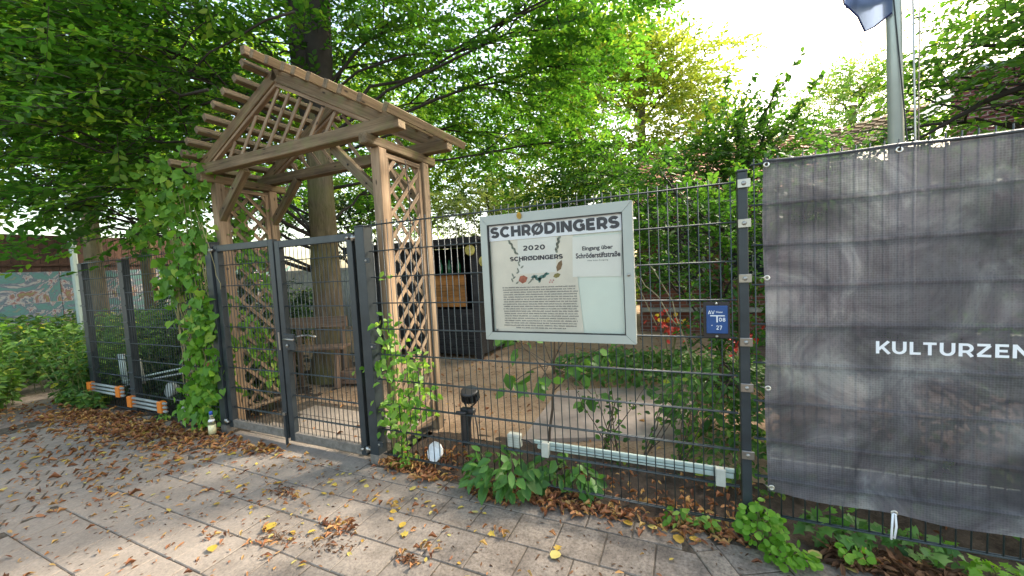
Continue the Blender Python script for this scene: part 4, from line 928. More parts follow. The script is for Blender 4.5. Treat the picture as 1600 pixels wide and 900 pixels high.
hb = MB(); low = [Vector(V[i*6+5]) for i in range(5)]; hb.tube(low, .006, 5); hb.tube([Vector(V[k]) for k in (24, 25, 26, 27, 28, 29)], .006, 5); hb.build('flag_hem', plain('navy_hem', (.02, .025, .09), .7), fg)
V2 = [(.805, 1.30, 3.135), (.93, 1.32, 3.115), (1.04, 1.30, 3.12), (1.04, 1.30, 3.4), (.93, 1.32, 3.4), (.80, 1.30, 3.4)]
obj('folded_cloth', mesh('folded_cloth', V2, [(0, 1, 4, 5), (1, 2, 3, 4)], M_FLAG), fg); tube('flag_hem', V2[:3], .005, bpy.data.materials['navy_hem'], fg, 5)
if 0: tube('flag_hem', [Vector(V[k]) for k in (2, 8, 14, 20, 26)], .005, bpy.data.materials['navy_hem'], fg, 5)
# ================================================================== TREES
MAIN = [(-6.43,-.36,4.16,1.3),(-5.65,.17,4.15,1.3),(-6.02,-.68,3.11,1.05),(-5.79,-.06,3.20,1.05),(-6.7,-.50,2.30,.8),(-6.3,-.1,2.12,.55),(-6.4,.5,2.6,.8),
 (-5.45,1.05,4.77,1.2),(-4.79,2.47,5.06,1.2),(-3.81,2.48,5.15,1.1),(-4.06,3.58,4.44,1.2),(-2.52,3.18,4.78,1.2),(-3.35,4.65,3.96,1.2),(-1.79,4.04,4.51,1.2),
 (-1.3,3.25,4.9,.85),(-.55,3.22,4.85,.55),(-2.12,5.17,3.64,1.),(-5.46,3.57,3.08,.9),(-7.2,2.4,3.0,.9),(-7.6,.6,3.4,1.1),(-7.3,-.9,4.6,1.2),(-3.2,1.8,6.2,1.2),(-2.,2.6,6.2,1.2),(-5.2,1.7,6.9,1.2)]  # highest blobs lie above the view, added to cut sun leaks on the paving
def tree(name, base, top, r0, blobs, lmat, label, cat='tree', group=None, bmat=None, leafkw=None, nlimb=None, lr=.09):
    t = thing(name, base, label, cat, group); b = MB()
    base, top = Vector(base), Vector(top); L = (top-base).length
    n = 12; V = []; Fc = []; seg = 20
    for i in range(n+1):
        f = i/n; p = base.lerp(top, f); rr = r0*(1-.42*f)*(1+.55*math.exp(-f*L/.25))
        for k in range(seg):
            a = 2*PI*k/seg; q = rr*(1+.05*math.sin(3*a+f*5)+.03*math.sin(7*a-f*9)+(.12*math.sin(5*a) if i == 0 else 0)); V.append((p.x+q*math.cos(a), p.y+q*math.sin(a), p.z))
    for i in range(n):
        for k in range(seg): Fc.append((i*seg+k, i*seg+(k+1) % seg, (i+1)*seg+(k+1) % seg, (i+1)*seg+k))
    # texture space local to the base
    V = [(v[0]-base.x, v[1]-base.y, v[2]-base.z) for v in V]
    obj('trunk', mesh('trunk', V, Fc, bmat or M_BARK, True), t, Matrix.Translation(base))
    bs = blobs if nlimb is None else blobs[:nlimb]
    for i, bl in enumerate(bs):
        b = MB(); c = Vector(bl[:3]); f = min(.98, max(.3, (c.z-base.z-.8)/max(L, .1)))
        s = base.lerp(top, f*random.uniform(.75, 1)); pts = limb(b, s, c, lr*random.uniform(.6, 1), .012, 7, .1, .05)
        for q in range(4):
            e = c+Vector((random.uniform(-1, 1), random.uniform(-1, 1), random.uniform(-.5, .6)))*bl[3]*.8
            limb(b, pts[4+q % 3], e, .014, .003, 5, .15, .05)
        b.build('limb', M_BRANCH, t, None, True)
    kw = dict(per=60, nleaf=9, L=.4, size=.09, out_from=tuple(base.lerp(top, .6))); kw.update(leafkw or {})
    crown('crown', blobs, lmat, t, **kw)
    return t
tree('broadleaf_tree', (-5.02, 1.72, -.1), (-4.92, 1.75, 6.4), .205, MAIN, M_LMAIN, 'large green broadleaf tree with thick trunk rising behind the arch', leafkw=dict(per=52, nleaf=11, L=.42, size=.092, tilt=.3), lr=.032)
# extra thick fork
b = MB(); b.tube([(-4.97, 1.73, 2.2), (-5.0, 1.73, 3.2), (-5.05, 1.70, 4.2), (-5.14, 1.68, 7.2)], [.04, .13, .18, .2], 14); b.tube([(-4.97, 1.73, 2.3), (-4.93, 1.74, 3.3), (-4.85, 1.75, 4.3), (-4.74, 1.76, 7.2)], [.04, .12, .17, .19], 14)
b.build('limb', M_BRANCH, bpy.data.objects['broadleaf_tree'], None, True)
b = MB()
for a, c in (((-8.2, .2, 3.75), (-4.6, .15, 3.35)), ((-7.0, -.3, 2.95), (-4.8, .3, 2.95)), ((-6.4, -.2, 3.2), (-4.2, .9, 4.4)), ((-6.3, -.4, 2.3), (-4.9, .4, 2.7)), ((-7.5, .3, 3.3), (-5.2, .6, 3.55))): limb(b, c, a, .016, .004, 10, .09, .02)
b.build('twig_branch', M_BRANCH, bpy.data.objects['broadleaf_tree'], None, True)
tree('yellow_green_tree', (-1.6, 11.5, -.1), (-1.4, 11.3, 7.5), .2, [(-3.35,10.67,8.0,2.),(-1.85,11.36,7.6,2.1),(-.3,11.5,7.0,1.7),(.2,11.09,5.45,1.4),(-1.24,10.28,4.60,1.6),(-4.24,10.35,5.94,2.),(-2.8,11,4.2,1.7),(-5.4,10.6,3.6,1.7)], M_LYEL, 'bright yellow-green tree behind the dark canopy at centre right', leafkw=dict(per=22, nleaf=10, L=.6, size=.15))
for i, (bx_, lb, bl) in enumerate((((-12.5, 1.9, 0), 'light green tree behind the leaves at the far left', [(-12.92,1.35,6.22,2.2),(-12.58,2.31,6.27,2.2),(-14.68,1.47,4.4,1.6),(-13.24,2.16,4.5,1.4),(-13.5,-.8,5.6,2.),(-14,3.5,5.5,2)]),
        ((-10.9, 4.2, 0), 'light green tree behind the left side of the arch', [(-11.18,3.23,5.87,2.2),(-10.38,4.40,6.13,2.1),(-11.86,3.11,3.83,1.6),(-9.9,5,3.9,1.6),(-9.0,5.5,5.8,1.8)]),
        ((-8.3, 8.6, 0), 'green tree in the back behind the arch roof', [(-9.41,7.12,6.34,2.),(-7.79,8.80,5.52,2.),(-8.6,8.6,3.8,1.8),(-6.4,9.2,4.4,1.8),(-10.5,8,4.2,1.8)]))):
    tree('back_tree', bx_, (bx_[0]+.1, bx_[1], 5.5), .18, bl, M_LBACK, lb, 'tree', 'light green trees in the background', leafkw=dict(per=15, nleaf=10, L=.6, size=.15))
tree('acacia_tree', (5.6, 17.5, -.1), (5.9, 17.4, 7), .2, [(5.39,17.95,7.7,1.7,.5),(6.5,17.55,8.0,1.5,.5),(4.3,17.54,6.5,1.3,.5),(7.3,17.47,7.5,1.3,.5),(5.50,16.33,5.8,1.8,.5),(7.5,17,5.9,1.6,.5),(3.9,17,5.3,1.2,.5)], M_LPALE, 'pale feathery tree far behind the flagpole', leafkw=dict(per=16, nleaf=12, L=.8, size=.19, shp='slim'))
tree('elder_shrub', (.6, 5.2, -.1), (.7, 5.1, 3.2), .05, [(.57,5.26,3.55,.7),(1.0,5.2,3.5,.5),(.7,4.97,2.9,.85),(.16,5.02,3.01,.8),(1.36,5.31,3.1,.7),(-.52,4.58,2.71,.8),(-1.53,4.47,2.6,.85),(-.9,4.3,2.0,.7),(.5,4.6,2.1,.8),(1.9,4.6,2.3,.6),(-2.5,4.9,2.5,.8),(-1.9,4.9,3.1,.8),(-2.6,5.2,1.7,.8),(-1.5,4.9,1.5,.7),(-3.2,5.3,2.4,.7),(-.6,4.8,1.3,.5)], M_LMID, 'tall leafy shrub with upright shoots in front of the red roof', 'shrub', leafkw=dict(per=95, nleaf=9, L=.38, size=.085), lr=.02)
# upright leafy shoots against the sky
for i, (a, c) in enumerate((((.8, 5.1, 3.4), (1.45, 5.1, 4.45)), ((.5, 5.2, 3.4), (.85, 5.2, 4.35)), ((.3, 5.2, 3.3), (.45, 5.2, 4.5)), ((1.2, 5.2, 3.2), (1.7, 5.2, 4.15)), ((.9, 5.1, 3.4), (1.15, 5.1, 4.2)), ((.1, 5.2, 3.4), (.15, 5.2, 4.3)))):
    b = MB(); pts = limb(b, a, c, .012, .004, 8, .05, .02); o = b.build('shoot', M_BRANCH, bpy.data.objects['elder_shrub'], None, True)
    K = 42; tt = rng.random(K)*.9+.1; P = np.array([np.array(a)+(np.array(c)-np.array(a))*t for t in tt]); D = rng.normal(size=(K, 3))*.9+np.array([.2, 0, -.1])
    leaves('shoot_leaves', P, D, rng.normal(size=(K, 3))*.6+np.array([0, 0, 1]), rng.uniform(.07, .13, K), 'ovate', M_LMID, bpy.data.objects['elder_shrub'], kind='stuff')
RT = tree('overhanging_tree', (4.4, 3.0, -.1), (4.2, 2.9, 4.0), .14, [(1.98,3.03,3.0,.55,.5),(2.1,2.5,3.1,.65,.45),(2.2,2.25,2.75,.55,.4),(2.3,2.0,3.15,.5,.5),(1.9,3.1,2.65,.4,.5),(2.15,2.7,2.55,.45,.4),(3.2,2.6,3.6,1.0),(4.2,3,4.6,1.4),(4.6,1.6,4.0,1.2),(3.6,3.8,4.3,1.1),(3.2,1.6,3.4,.7)], M_LRIGHT, 'tree whose leafy boughs hang in from the right edge above the banner', leafkw=dict(per=140, nleaf=9, L=.34, size=.07), lr=.03)  # crown carried on past the right edge, unseen, to shade paving and banner
b = MB(); limb(b, (3.9, 2.7, 3.2), (2.07, 2.45, 2.62), .04, .022, 6, .04); limb(b, (2.07, 2.45, 2.62), (1.62, 2.55, 2.36), .022, .01, 6, .08); limb(b, (2.0, 2.48, 2.57), (1.66, 2.9, 3.0), .012, .004, 6, .1); limb(b, (1.9, 2.5, 2.5), (1.3, 2.9, 2.62), .012, .004, 6, .1); limb(b, (2.6, 2.3, 2.6), (1.9, 2.2, 2.5), .014, .006, 6, .1)
b.build('limb', M_BRANCH, RT, None, True)
tree('hazel_shrub', (.05, 2.1, -.1), (.05, 2.0, 1.5), .03, [(-.39,2.28,1.87,.5),(.08,1.97,1.85,.5),(-.46,2.20,1.32,.42),(.05,1.89,1.24,.42),(.0,1.64,.73,.36),(.10,1.13,.36,.3),(-.75,2.6,2.1,.4),(-.5,2.4,2.4,.4)], M_LMID, 'leafy shrub filling the fence between notice board and banner', 'shrub', leafkw=dict(per=290, nleaf=8, L=.26, size=.068), lr=.012)
tree('hazel_shrub', (1.3, 2.3, -.1), (1.3, 2.2, 1.4), .03, [(.57,2.12,1.70,.5),(1.08,2.30,1.48,.6),(1.7,2.2,1.5,.7),(2.2,2.0,1.34,.6),(.60,1.85,.8,.45),(1.22,1.95,.7,.5),(2.4,1.9,.7,.6),(.7,2.6,2.2,.4),(1.3,3.2,2.25,.5),(1.9,3.4,2.3,.55),(2.6,3.3,2.3,.6),(1.0,3.3,2.4,.4),(1.5,3.4,2.45,.4),(.9,1.7,.35,.4),(1.6,1.6,.3,.45),(2.2,1.5,.4,.5),(1.8,2.2,1.0,.5)], M_LMID, 'leafy shrub mass half hidden behind the grey banner', 'shrub', leafkw=dict(per=170, nleaf=8, L=.28, size=.07), lr=.012)
# curved pale stems in the shrub
b = MB(); limb(b, (-.55, 1.9, .75), (-.95, 1.9, 1.75), .006, .003, 8, .03); limb(b, (-.35, 1.6, .8), (-.8, 1.9, 1.3), .007, .004, 8, .1, .1); limb(b, (-.1, 1.5, 0), (-.6, 1.7, 1.4), .008, .004, 8, .1, .1)
o = b.build('dry_stems', plain('dry_stem', (.40, .32, .18), .8), bpy.data.objects['hazel_shrub'], None, True)
tree('variegated_hedge', (-4.7, 6.9, -.1), (-4.6, 6.8, 2.6), .06, [(-5.8,6.3,3.0,.8),(-4.78,6.47,3.05,.85),(-3.93,6.91,2.8,.8),(-3.1,6.9,2.6,.7),(-4.5,6.6,2.2,.8),(-5.7,6.5,2.1,.7)], M_LHEDGE, 'pale variegated bush standing above the roof of the dark hut', 'bush', leafkw=dict(per=80, nleaf=9, L=.3, size=.085), lr=.03)
tree('back_hedge', (-2.6, 10.2, -.1), (-2.6, 10.2, 1.6), .08, [(-1.6,9.6,.9,.9),(-2.6,10,1.0,1.0),(-3.8,10,1.1,1.1),(-5,10,1.2,1.2),(-2.2,10.4,2.1,1.),(-3.6,10.6,2.3,1.1),(-5.2,10.6,2.4,1.2),(-6.8,10.4,1.3,1.3),(-8.4,10.2,1.3,1.3)], M_LBACK, 'green hedge closing the yard behind the hut', 'hedge', leafkw=dict(per=55, nleaf=9, L=.4, size=.11), lr=.03)
tree('dark_evergreen', (-6.9, 4.4, -.1), (-6.9, 4.4, 2.4), .07, [(-7.3,4.1,2.7,.75),(-6.5,4.4,2.9,.6),(-6.1,4.1,2.2,.45),(-8.2,3.6,2.9,.9),(-7.6,4.2,2.0,.5)], M_LDARK, 'dark shrub behind the gate, left of the thick trunk', 'shrub', leafkw=dict(per=90, nleaf=9, L=.34, size=.08), lr=.03)
tree('dark_evergreen', (-7.5, 1.9, -.1), (-7.5, 1.9, 1.3), .05, [(-7.6,2.1,1.2,.7),(-6.6,1.8,.9,.6),(-6.9,1.0,.7,.45),(-5.9,1.9,.9,.5),(-8.7,2.2,1.1,.8),(-7.7,.9,.5,.4)], M_LDARK, 'dark ivy covered thicket behind the left mesh panels', 'shrub', leafkw=dict(per=110, nleaf=9, L=.3, size=.08), lr=.02)
for i, (x, y, h) in enumerate(((-16.3, 3.2, 6), (-13.6, 3.3, 5.5))):
    t = thing('bare_trunk', (x, y, -.1), ('sunlit slim trunk at the far left edge behind the leaves', 'sunlit slim trunk right of the lamp post')[i], 'tree'); b = MB(); b.tube([(x, y, -.1), (x+.1, y, h*.5), (x-.05, y, h)], [.16, .13, .1], 10); b.build('trunk', M_BARK, t, None, True)
# ================================================================== CLIMBERS AND LOW PLANTS
def hang(name, P, out, size, shp, mat, parent=None, jit=.45, droop=1., **k):
    K = len(P); D = rng.normal(size=(K, 3))*jit+np.array([0, 0, -droop])+np.array(out)*.35; N = rng.normal(size=(K, 3))*jit*.7+np.array(out)
    return leaves(name, P, D, N, size*rng.uniform(.55, 1.2, K), shp, mat, parent, **k)
cl = thing('climber', (-4.9, 0, G), 'bright green heart-leaved climber hanging over the fence left of the gate', 'climber')
K = 1650; P = []
while len(P) < K:
    z = rng.uniform(-.02, 2.75); f = min(z, 2.55)/2.5
    xl = -4.95-.55*f**.8-(.35 if z > 1.45 else 0)*min(1, (z-1.45)*2); xr = -4.46+.0*f
    if z < 1.2: xl = -5.02-.1*math.sin(z*6)
    if z > 1.85: xr = -4.55
    x = rng.uniform(xl, xr); y = rng.uniform(-.16, .12)
    if math.sin(x*13+z*4)+math.sin(z*9-x*5)+rng.normal()*.6 < -.45+ (.6 if x < xl+.3 and z > .9 else 0): continue
    P.append((x, y, z))
P = np.array(P); hang('leaves', P[:900], (.45, -.8, .35), .095, 'heart', M_LIVY, cl, .6, kind='stuff'); hang('leaves', P[900:], (.3, -.7, .5), .065, 'heart', M_LIVY, cl, .7, kind='stuff')
hang('dead_leaves', P[::36]+.01, (.3, -.8, .2), .06, 'curl', M_DEAD, cl, kind='stuff')
b = MB()
for i in range(26):
    x = random.uniform(-5.2, -4.5); limb(b, (x+random.uniform(-.2, .2), .03, -.08), (x, -.03, random.uniform(1.3, 2.4)), .005, .003, 10, .06)
limb(b, (-4.52, -.06, 2.0), (-4.30, -.07, 1.35), .003, .002, 8, .1, -.06)
b.build('stems', plain('climber_stem', (.30, .26, .12), .8), cl, None, True)['kind'] = 'stuff'
K = 620; P = np.stack([rng.uniform(-4.68, -4.56, K), rng.uniform(.2, .74, K), rng.uniform(.15, 2.3, K)], 1); P = P[(np.sin(P[:, 2]*6+P[:, 1]*9) > -.4)]
c2 = thing('climber', (-4.62, .45, G), 'climber growing through the lattice on the left side of the arch', 'climber')
hang('leaves', P, (1, -.4, .3), .075, 'heart', M_LIVY, c2, kind='stuff')
b = MB()
for i in range(8): limb(b, (-4.62, random.uniform(.25, .7), -.08), (-4.62, random.uniform(.25, .7), 2.3), .004, .003, 10, .05)
b.build('stems', M_STEM, c2, None, True)['kind'] = 'stuff'
vn = thing('vine', (-2.4, .06, G), 'light green young vine climbing the mesh right of the gate post', 'climber')
P = []
for (x, z, r, k) in ((-2.36, .74, .12, 55), (-2.2, .55, .16, 70), (-2.38, .35, .12, 60), (-2.3, .18, .1, 40), (-2.42, 1.05, .05, 14), (-2.12, .72, .1, 40), (-2.3, .0, .08, 22), (-2.62, .62, .05, 10), (-2.36, .9, .07, 18), (-2.2, .4, .12, 40), (-2.33, 1.4, .03, 4)):
    for _ in range(k): P.append((x+random.gauss(0, r*.6), random.gauss(.02, .05), z+random.gauss(0, r*.7)))
hang('leaves', np.array(P), (.5, -.7, .6), .072, 'ovate', M_LVINE, vn, .6, .5, kind='stuff')
b = MB()
for (x, z) in ((-2.36, .8), (-2.2, .7), (-2.42, 1.08), (-2.3, .4), (-2.12, .75), (-2.6, .62)): limb(b, (-2.36, .03, -.08), (x, .02, z), .004, .002, 10, .12)
b.build('stems', M_STEM, vn, None, True)['kind'] = 'stuff'
def plant(name, x, y, label, h, r, n, size, shp, mat, cat='plant', ry=None, z0=G, up=.6, stems=9, out=(0, -.3, 0), group=None):
    t = thing(name, (x, y, z0), label, cat, group); ry = ry or r
    th = rng.uniform(0, 2*PI, n); rr = np.sqrt(rng.random(n)); zz = rng.uniform(.25, 1., n)*np.sqrt(np.maximum(0, 1-rr**2*.75))
    P = np.stack([x+np.cos(th)*rr*r+out[0]*zz*h, y+np.sin(th)*rr*ry+out[1]*zz*h, z0+.01+zz*h], 1)
    D = np.stack([np.cos(th)*rr, np.sin(th)*rr-.2, np.full(n, -.25)], 1)+rng.normal(size=(n, 3))*.35
    N = np.stack([np.cos(th)*rr*.5, np.sin(th)*rr*.5-.25, np.full(n, up)], 1)+rng.normal(size=(n, 3))*.25
    leaves('leaves', P, D, N, size*rng.uniform(.6, 1.15, n), shp, mat, t, kind='stuff' if n > 60 else None)
    b = MB()
    for i in range(stems):
        q = P[int(rng.integers(n))]; limb(b, (x+random.uniform(-.2, .2)*r, y+random.uniform(-.2, .2)*ry, z0-.02), tuple(q), .004, .002, 5, .08)
    b.build('stems', M_STEM, t, None, True); return t
plant('broadleaf_plant', -1.42, -.02, 'big-leaved dark green plant pushing through the fence under the junction box', .30, .25, 110, .115, 'ovate', M_LBUSH, 'plant', .15, out=(0, -.25, 0))
plant('broadleaf_plant', -1.02, .10, 'smaller leafy plant behind the mesh, right of the big-leaved one', .26, .22, 75, .10, 'ovate', M_LBUSH, 'plant', .1)
plant('round_leaf_herb', .06, -.06, 'bright green round-leaved herb at the foot of the slim post', .24, .10, 150, .040, 'round', M_LCEL, 'plant', .07, out=(-.1, 0, 0), stems=20)
plant('round_leaf_herb', .15, -.14, 'bright green round-leaved herb spilling onto the pavers', .09, .11, 105, .038, 'round', M_LCEL, 'plant', .06, stems=12)
plant('weed', -.33, -.02, 'small pale weed between dry leaves left of the slim post', .12, .09, 22, .055, 'ovate', M_LVINE, 'weed', .05, group='small weeds along the fence foot')
plant('weed', -.19, .0, 'tiny round-leaved weed nearest the slim post', .09, .05, 14, .04, 'round', M_LVINE, 'weed', .04, group='small weeds along the fence foot')
plant('weed', .44, -.03, 'small bright weed under the banner, left of the white tie', .10, .06, 40, .035, 'round', M_LCEL, 'weed', .05, group='small weeds along the fence foot')
plant('weed', .96, .02, 'bright green lobed weed at the lower right corner', .10, .12, 40, .055, 'lobed', M_LCEL, 'weed', .07, group='small weeds along the fence foot')
plant('weed', .72, .10, 'lobed green weed behind the mesh right of the white tie', .16, .12, 50, .06, 'lobed', M_LBUSH, 'weed', .08, group='small weeds along the fence foot')
plant('weed', .42, .12, 'dark leafy weed behind the mesh left of the white tie', .18, .16, 70, .07, 'lobed', M_LBUSH, 'weed', .08, group='small weeds along the fence foot')
plant('weed', .98, -.16, 'tiny green weed at the lower right edge of the pavement', .05, .05, 24, .035, 'lobed', M_LCEL, 'weed', .04, group='small weeds along the fence foot')
plant('weed', -2.27, -.0, 'bright sprig at the foot of the fence beside the gate post', .13, .06, 26, .045, 'ovate', M_LVINE, 'weed', .04, group='small weeds along the fence foot')
plant('weed', -5.55, -.05, 'small weed under the left fence by the orange clip', .08, .12, 30, .05, 'ovate', M_LVINE, 'weed', .05, group='small weeds along the fence foot')
plant('ground_creeper', -.55, 2.75, 'leafy creeper bed behind the concrete slab', .38, 1.4, 2300, .085, 'ovate', M_LBUSH, 'plant', .55, stems=20)
plant('ground_creeper', .05, .75, 'dark creeper at the foot of the slim post inside the fence', .28, .38, 420, .06, 'ovate', M_LMID, 'plant', .4, stems=12)
plant('ground_creeper', -5.6, .45, 'green creeper behind the mesh left of the climber', .35, .9, 520, .07, 'ovate', M_LDARK, 'plant', .35, stems=12)
plant('ground_creeper', -.15, 1.35, 'broad-leaved undergrowth between the slab and the slim post', .62, .38, 330, .09, 'ovate', M_LBUSH, 'plant', .35, stems=20)
plant('ground_creeper', 1.2, .9, 'low green creeper bed behind the banner', .35, 1.1, 900, .075, 'ovate', M_LMID, 'plant', .6, stems=12)
# sapling behind the mesh
sa = thing('sapling', (-1.33, .62, G), 'young sapling with large leaves behind the mesh under the notice board', 'sapling')
b = MB(); limb(b, (-1.33, .6, -.1), (-1.25, .62, .55), .013, .01, 7, .05); limb(b, (-1.25, .62, .55), (-1.20, .6, 1.05), .01, .005, 6, .06)
tips = [(-1.5, .5, .78), (-1.0, .52, .62), (-1.35, .55, .95), (-1.05, .6, .95), (-1.6, .6, .85), (-.85, .5, .80), (-1.3, .45, .55), (-.95, .6, .42), (-1.55, .5, .5)]
for e in tips: limb(b, (-1.25, .61, random.uniform(.35, .7)), e, .005, .003, 6, .1, .08)
b.build('stem', M_BSTEM, sa, None, True); P = []; 
for e in tips:
    for _ in range(8): P.append(tuple(np.array(e)+rng.normal(size=3)*np.array([.07, .06, .05])))
hang('leaves', np.array(P), (.1, -.5, .7), .13, 'ovate', M_LBUSH, sa, .5, .6, kind='stuff')
for x, y, x2, z2 in ((-.75, .5, -.95, .75), (-.6, .6, -.35, .7), (-.35, .6, -.15, .8), (-.9, .7, -.7, .5)):
    t = thing('thin_shrub', (x, y, G), {-.75: 'thin bare-stemmed shoot crossing the concrete slab', -.6: 'thin leafy shoot left of the water sign', -.35: 'dark twiggy shoot below the blue water sign', -.9: 'low thin shoot at the slab edge'}[x], 'shrub', 'thin shoots behind the mesh')
    b = MB(); pts = []
    for q in range(4):
        e = (x2+random.uniform(-.15, .15), y+random.uniform(-.1, .1), z2*random.uniform(.6, 1)); pts += limb(b, (x, y, G), e, .005, .002, 8, .06)
    b.build('stems', M_BSTEM, t, None, True)
    P = np.array([tuple(random.choice(pts[2:])+Vector((random.gauss(0, .03), random.gauss(0, .03), random.gauss(0, .03)))) for _ in range(70)])
    hang('leaves', P, (.1, -.4, .8), .05, 'ovate', M_LMID, t, .7, .3, kind='stuff')
# red and yellow flowers by the house wall
M_RED = plain('red_flower', (.55, .03, .02), .6); M_YF = plain('yellow_flower', (.75, .5, .03), .6)
for i, (x, y, z, lb) in enumerate(((-.45, 2.6, .62, 'red and yellow flowers right of the notice board'), (.22, 2.3, .50, 'red flowers behind the slim post'))):
    t = thing('flower_clump', (x, y, G), lb, 'flowers', 'flowers in the yard')
    K = 40; P = rng.normal(size=(K, 3))*np.array([.10, .08, .07])+np.array([x, y, z]); leaves('red_petals', P, rng.normal(size=(K, 3)), rng.normal(size=(K, 3))+np.array([0, -1, 1]), .06, 'round', M_RED, t, kind='stuff')
    if i == 0: P = rng.normal(size=(14, 3))*np.array([.08, .06, .03])+np.array([x, y, z+.08]); leaves('yellow_petals', P, rng.normal(size=(14, 3)), rng.normal(size=(14, 3))+np.array([0, -1, 1]), .055, 'round', M_YF, t, kind='stuff')
    b = MB(); [limb(b, (x+random.gauss(0, .05), y, -.08), (x+random.gauss(0, .08), y, z), .004, .003, 5, .05) for _ in range(8)]; b.build('stems', M_STEM, t, None, True)
# nettles and ground cover on the left
def upright(name, label, cx, cy, rx, ry, n, h, size, mat, kind='stuff', cat='plants', zb=-.1, dens=16):
    th = rng.uniform(0, 2*PI, n); rr = np.sqrt(rng.random(n)); bx_ = cx+np.cos(th)*rr*rx; by_ = cy+np.sin(th)*rr*ry; hh = h*rng.uniform(.55, 1.15, n)
    lx = rng.normal(size=n)*.18; ly = rng.normal(size=n)*.18; t = rng.uniform(.15, 1, (n, dens))
    P = np.stack([bx_[:, None]+lx[:, None]*t*hh[:, None], by_[:, None]+ly[:, None]*t*hh[:, None], zb+t*hh[:, None]], 2).reshape(-1, 3)
    K = len(P); a = rng.uniform(0, 2*PI, K); D = np.stack([np.cos(a), np.sin(a), rng.normal(size=K)*.3-.25], 1); N = rng.normal(size=(K, 3))*.35+np.array([0, -.1, 1])
    o = leaves(name, P, D, N, size*rng.uniform(.6, 1.2, K), 'ovate', mat, None, kind=kind); tag(o, label, cat)
    b = MB()
    for i in range(min(n, 500)): b.tube([(bx_[i], by_[i], zb-.05), (bx_[i]+lx[i]*hh[i], by_[i]+ly[i]*hh[i], zb+hh[i])], [.004, .002], 3, False)
    s = b.build('stems', M_STEM, o); s['kind'] = 'stuff'
upright('nettles', 'dense green nettles in front of the graffiti wall', -11.2, 1.4, 2.6, 2.4, 950, .95, .11, M_LNET)
upright('nettles', 'yellowish green nettles at the left edge of the path', -9.3, -1.0, 1.3, .75, 480, .62, .11, M_LNET)
upright('nettles', 'nettles beside the leftmost fence post', -7.75, .35, .45, .55, 190, .75, .09, M_LNET)
upright('weeds', 'low weeds creeping along the foot of the leftmost panel', -7.45, -.08, .55, .16, 90, .22, .08, M_LNET, dens=12)
upright('weeds', 'green undergrowth behind the left mesh panels', -6.6, 1.1, 1.3, .8, 420, .6, .08, M_LDARK, dens=14)
upright('weeds', 'undergrowth behind the leftmost post', -9.6, 3.2, 1.8, 1.4, 420, 1.2, .11, M_LNET)
# ================================================================== FALLEN LEAVES
def litter(name, label, P, size, mat, shp='curl', flatn=.5, lift=.0):
    K = len(P); P = np.array(P); a = rng.uniform(0, 2*PI, K); D = np.stack([np.cos(a), np.sin(a), rng.normal(size=K)*flatn*.5], 1); N = rng.normal(size=(K, 3))*flatn+np.array([0, 0, 1]); P[:, 2] += lift
    o = leaves(name, P, D, N, size*rng.uniform(.5, 1.25, K), shp, mat, None, kind='stuff'); return tag(o, label, 'fallen leaves')
P = []
def heap(x, y, rx, ry, n, h=.03):
    for _ in range(n):
        u, v = random.gauss(0, .5), random.gauss(0, .5); e = math.exp(-(u*u+v*v)*1.5); P.append((x+u*rx, y+v*ry, G+.006+random.random()*h*e))
for x in np.arange(-2.45, .05, .12): heap(x, -.03+.03*math.sin(x*5), .14, .10, 18 if x > -1.4 or x < -2.0 else 10, .018)
heap(-1.05, -.10, .32, .06, 110, .03); heap(-.75, -.07, .3, .06, 70, .03); heap(-2.3, -.02, .2, .1, 120, .05); heap(-2.0, -.1, .14, .05, 70, .05); heap(-2.05, .2, .22, .12, 120, .05); heap(-.2, -.02, .2, .07, 70)
heap(-1.45, -.14, .16, .04, 60, .03); heap(.55, -.01, .22, .05, 70, .03); heap(.95, -.03, .2, .05, 40, .03); heap(-.4, .3, .6, .3, 110); heap(-.3, .12, .35, .1, 55, .02)
litter('brown_leaves', 'brown curled chestnut leaves drifted along the fence foot', P, .06, M_DEAD, flatn=.3)
P = []
for x in np.arange(-7.2, -4.5, .1): heap(x, -.24-.12*abs(math.sin(x*2)), .18, .22, 40, .02)
for _ in range(950):
    x = random.uniform(-8.2, -3.9); y = -.1-abs(random.gauss(0, .55)); P.append((x, y, G+.004+random.random()*.012))
heap(-4.2, -.25, .4, .12, 90, .02); heap(-3.7, -.2, .3, .08, 60, .02)
litter('brown_leaves', 'orange-brown leaves strewn over the pavement in front of the left fence', P, .062, M_DEAD, flatn=.3)
P = []
for _ in range(420): P.append((random.uniform(-5.2, .8), -.15-random.random()*1.9, G+.004+random.random()*.006))
for (x, y, r, n) in ((-2.19, -.72, .10, 50), (-2.75, -.62, .12, 18), (-1.95, -.42, .14, 14), (-3.0, -.55, .12, 18), (-2.5, -.95, .16, 16), (-2.9, -1.02, .14, 12), (-1.58, -.68, .05, 12), (-3.35, -.75, .12, 12), (-1.65, -.78, .06, 12), (-3.1, -.24, .2, 24), (-1.25, -.42, .05, 5)): heap(x, y, r*1.3, r*.55, n, .018)
litter('brown_leaves', 'single brown leaves and leaf clusters on the pavers', P, .046, M_DEAD, flatn=.25)
P = []
for _ in range(620): P.append((random.uniform(-7, -2.2), -.2-random.random()*1.6, G+.004+random.random()*.005))
litter('brown_leaves', 'small tan leaves thinly scattered over the left pavement', P, .036, M_DEAD, 'slim', flatn=.2)
P = [(random.uniform(-6.8, -1.2), -.15-abs(random.gauss(0, .55)), G+.006) for _ in range(190)]
litter('yellow_leaves', 'small yellow and orange leaves thinly scattered over the pavement', P, .042, M_DEADY, 'ovate', flatn=.2)
P = []
for _ in range(900): P.append((random.uniform(-4.6, 1), random.uniform(-1.8, -.1), G+.003))
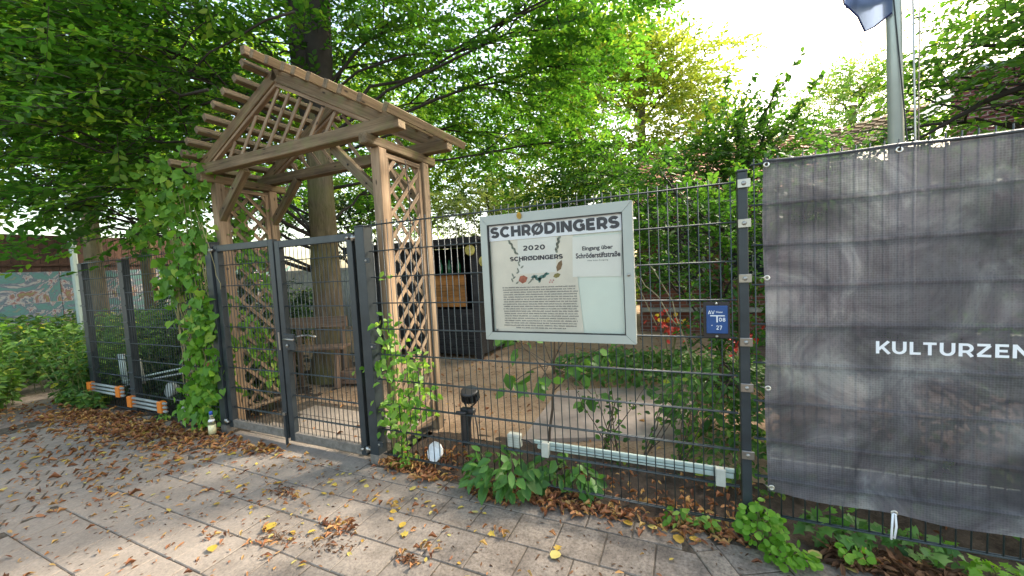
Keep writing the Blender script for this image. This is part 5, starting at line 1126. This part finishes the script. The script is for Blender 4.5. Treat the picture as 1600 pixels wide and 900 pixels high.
for (x, y, r, n) in ((-2.9, -.58, .12, 70), (-2.45, -.9, .14, 80), (-1.62, -.78, .06, 60), (-2.1, -.85, .15, 60)): heap(x, y, r, r*.5, n, .008)
litter('leaf_crumbs', 'dark leaf crumbs and stalks scattered on the pavers', P, .028, M_DEADD, 'slim', .3)
P = [(random.uniform(-6, 2), random.uniform(.2, 6.5), -.075+random.random()*.01) for _ in range(1000)]; litter('yard_leaves', 'dry leaves scattered over the sandy yard', P, .06, M_DEAD)
P = []
for _ in range(420): P.append((random.uniform(.35, .85), -.0+random.gauss(-.03, .035), G+.006+random.random()*.03))
P2 = [(random.uniform(-4.5, 1), random.uniform(.6, 4.5), -.078) for _ in range(1200)]; litter('yard_crumbs', 'small twigs and crumbs on the sandy yard', P2, .035, M_DEADD, 'slim', .2)
litter('dry_stalks', 'dry brown stalks heaped under the white tie', P, .075, M_DEADD, 'slim', .5)
# separate yellow leaves
YL = [(-1.46,-.32,.055),(-1.32,-.46,.045),(-1.75,-.63,.05),(-.92,-.42,.05),(-.93,-.52,.06),(-.63,-.10,.06),(-.50,-.10,.055),(-.33,-.19,.065),(-1.62,-.66,.035),(-1.83,-.60,.05),(-2.02,-.27,.05),(-2.42,-.26,.055),(-2.66,-.36,.04),(-3.0,-.50,.06),(-2.55,-.5,.055),(-3.45,-.24,.07),(-3.6,-.2,.06),(-3.9,-.33,.06),(-4.0,-.45,.05),(-4.25,-.55,.06),(-4.6,-.5,.07),(-4.45,-.62,.05),(-4.9,-.42,.06),(-5.1,-.7,.06),(-5.9,-.25,.1),(-5.3,-.3,.1),(-4.95,-.8,.05),(-3.4,-1.0,.06),(-2.62,-.9,.08),(-2.32,-.83,.05),(-1.95,-.77,.03),(-2.7,-1.12,.06),(-.38,-.33,.03),(.42,-.12,.06),(.30,-.07,.06),(-.23,-.14,.06),(.72,-.01,.07),(-4.3,-.9,.05),(-3.2,-.85,.04),(-5.6,-.95,.07)]
for i, (x, y, s) in enumerate(YL):
    a = random.uniform(0, 6.28); o = leaves('yellow_leaf', [(0, 0, 0)], [(math.cos(a), math.sin(a), .06)], [(random.gauss(0, .18), random.gauss(0, .18), 1)], [s], random.choice(('round', 'lobed', 'ovate', 'round')), M_DEADY, None, np.array([random.random()]), None, Matrix.Translation((x, y, G+.010)))
    tag(o, 'yellow fallen leaf lying on the grey pavers', 'leaf', 'yellow leaves fallen on the pavement')
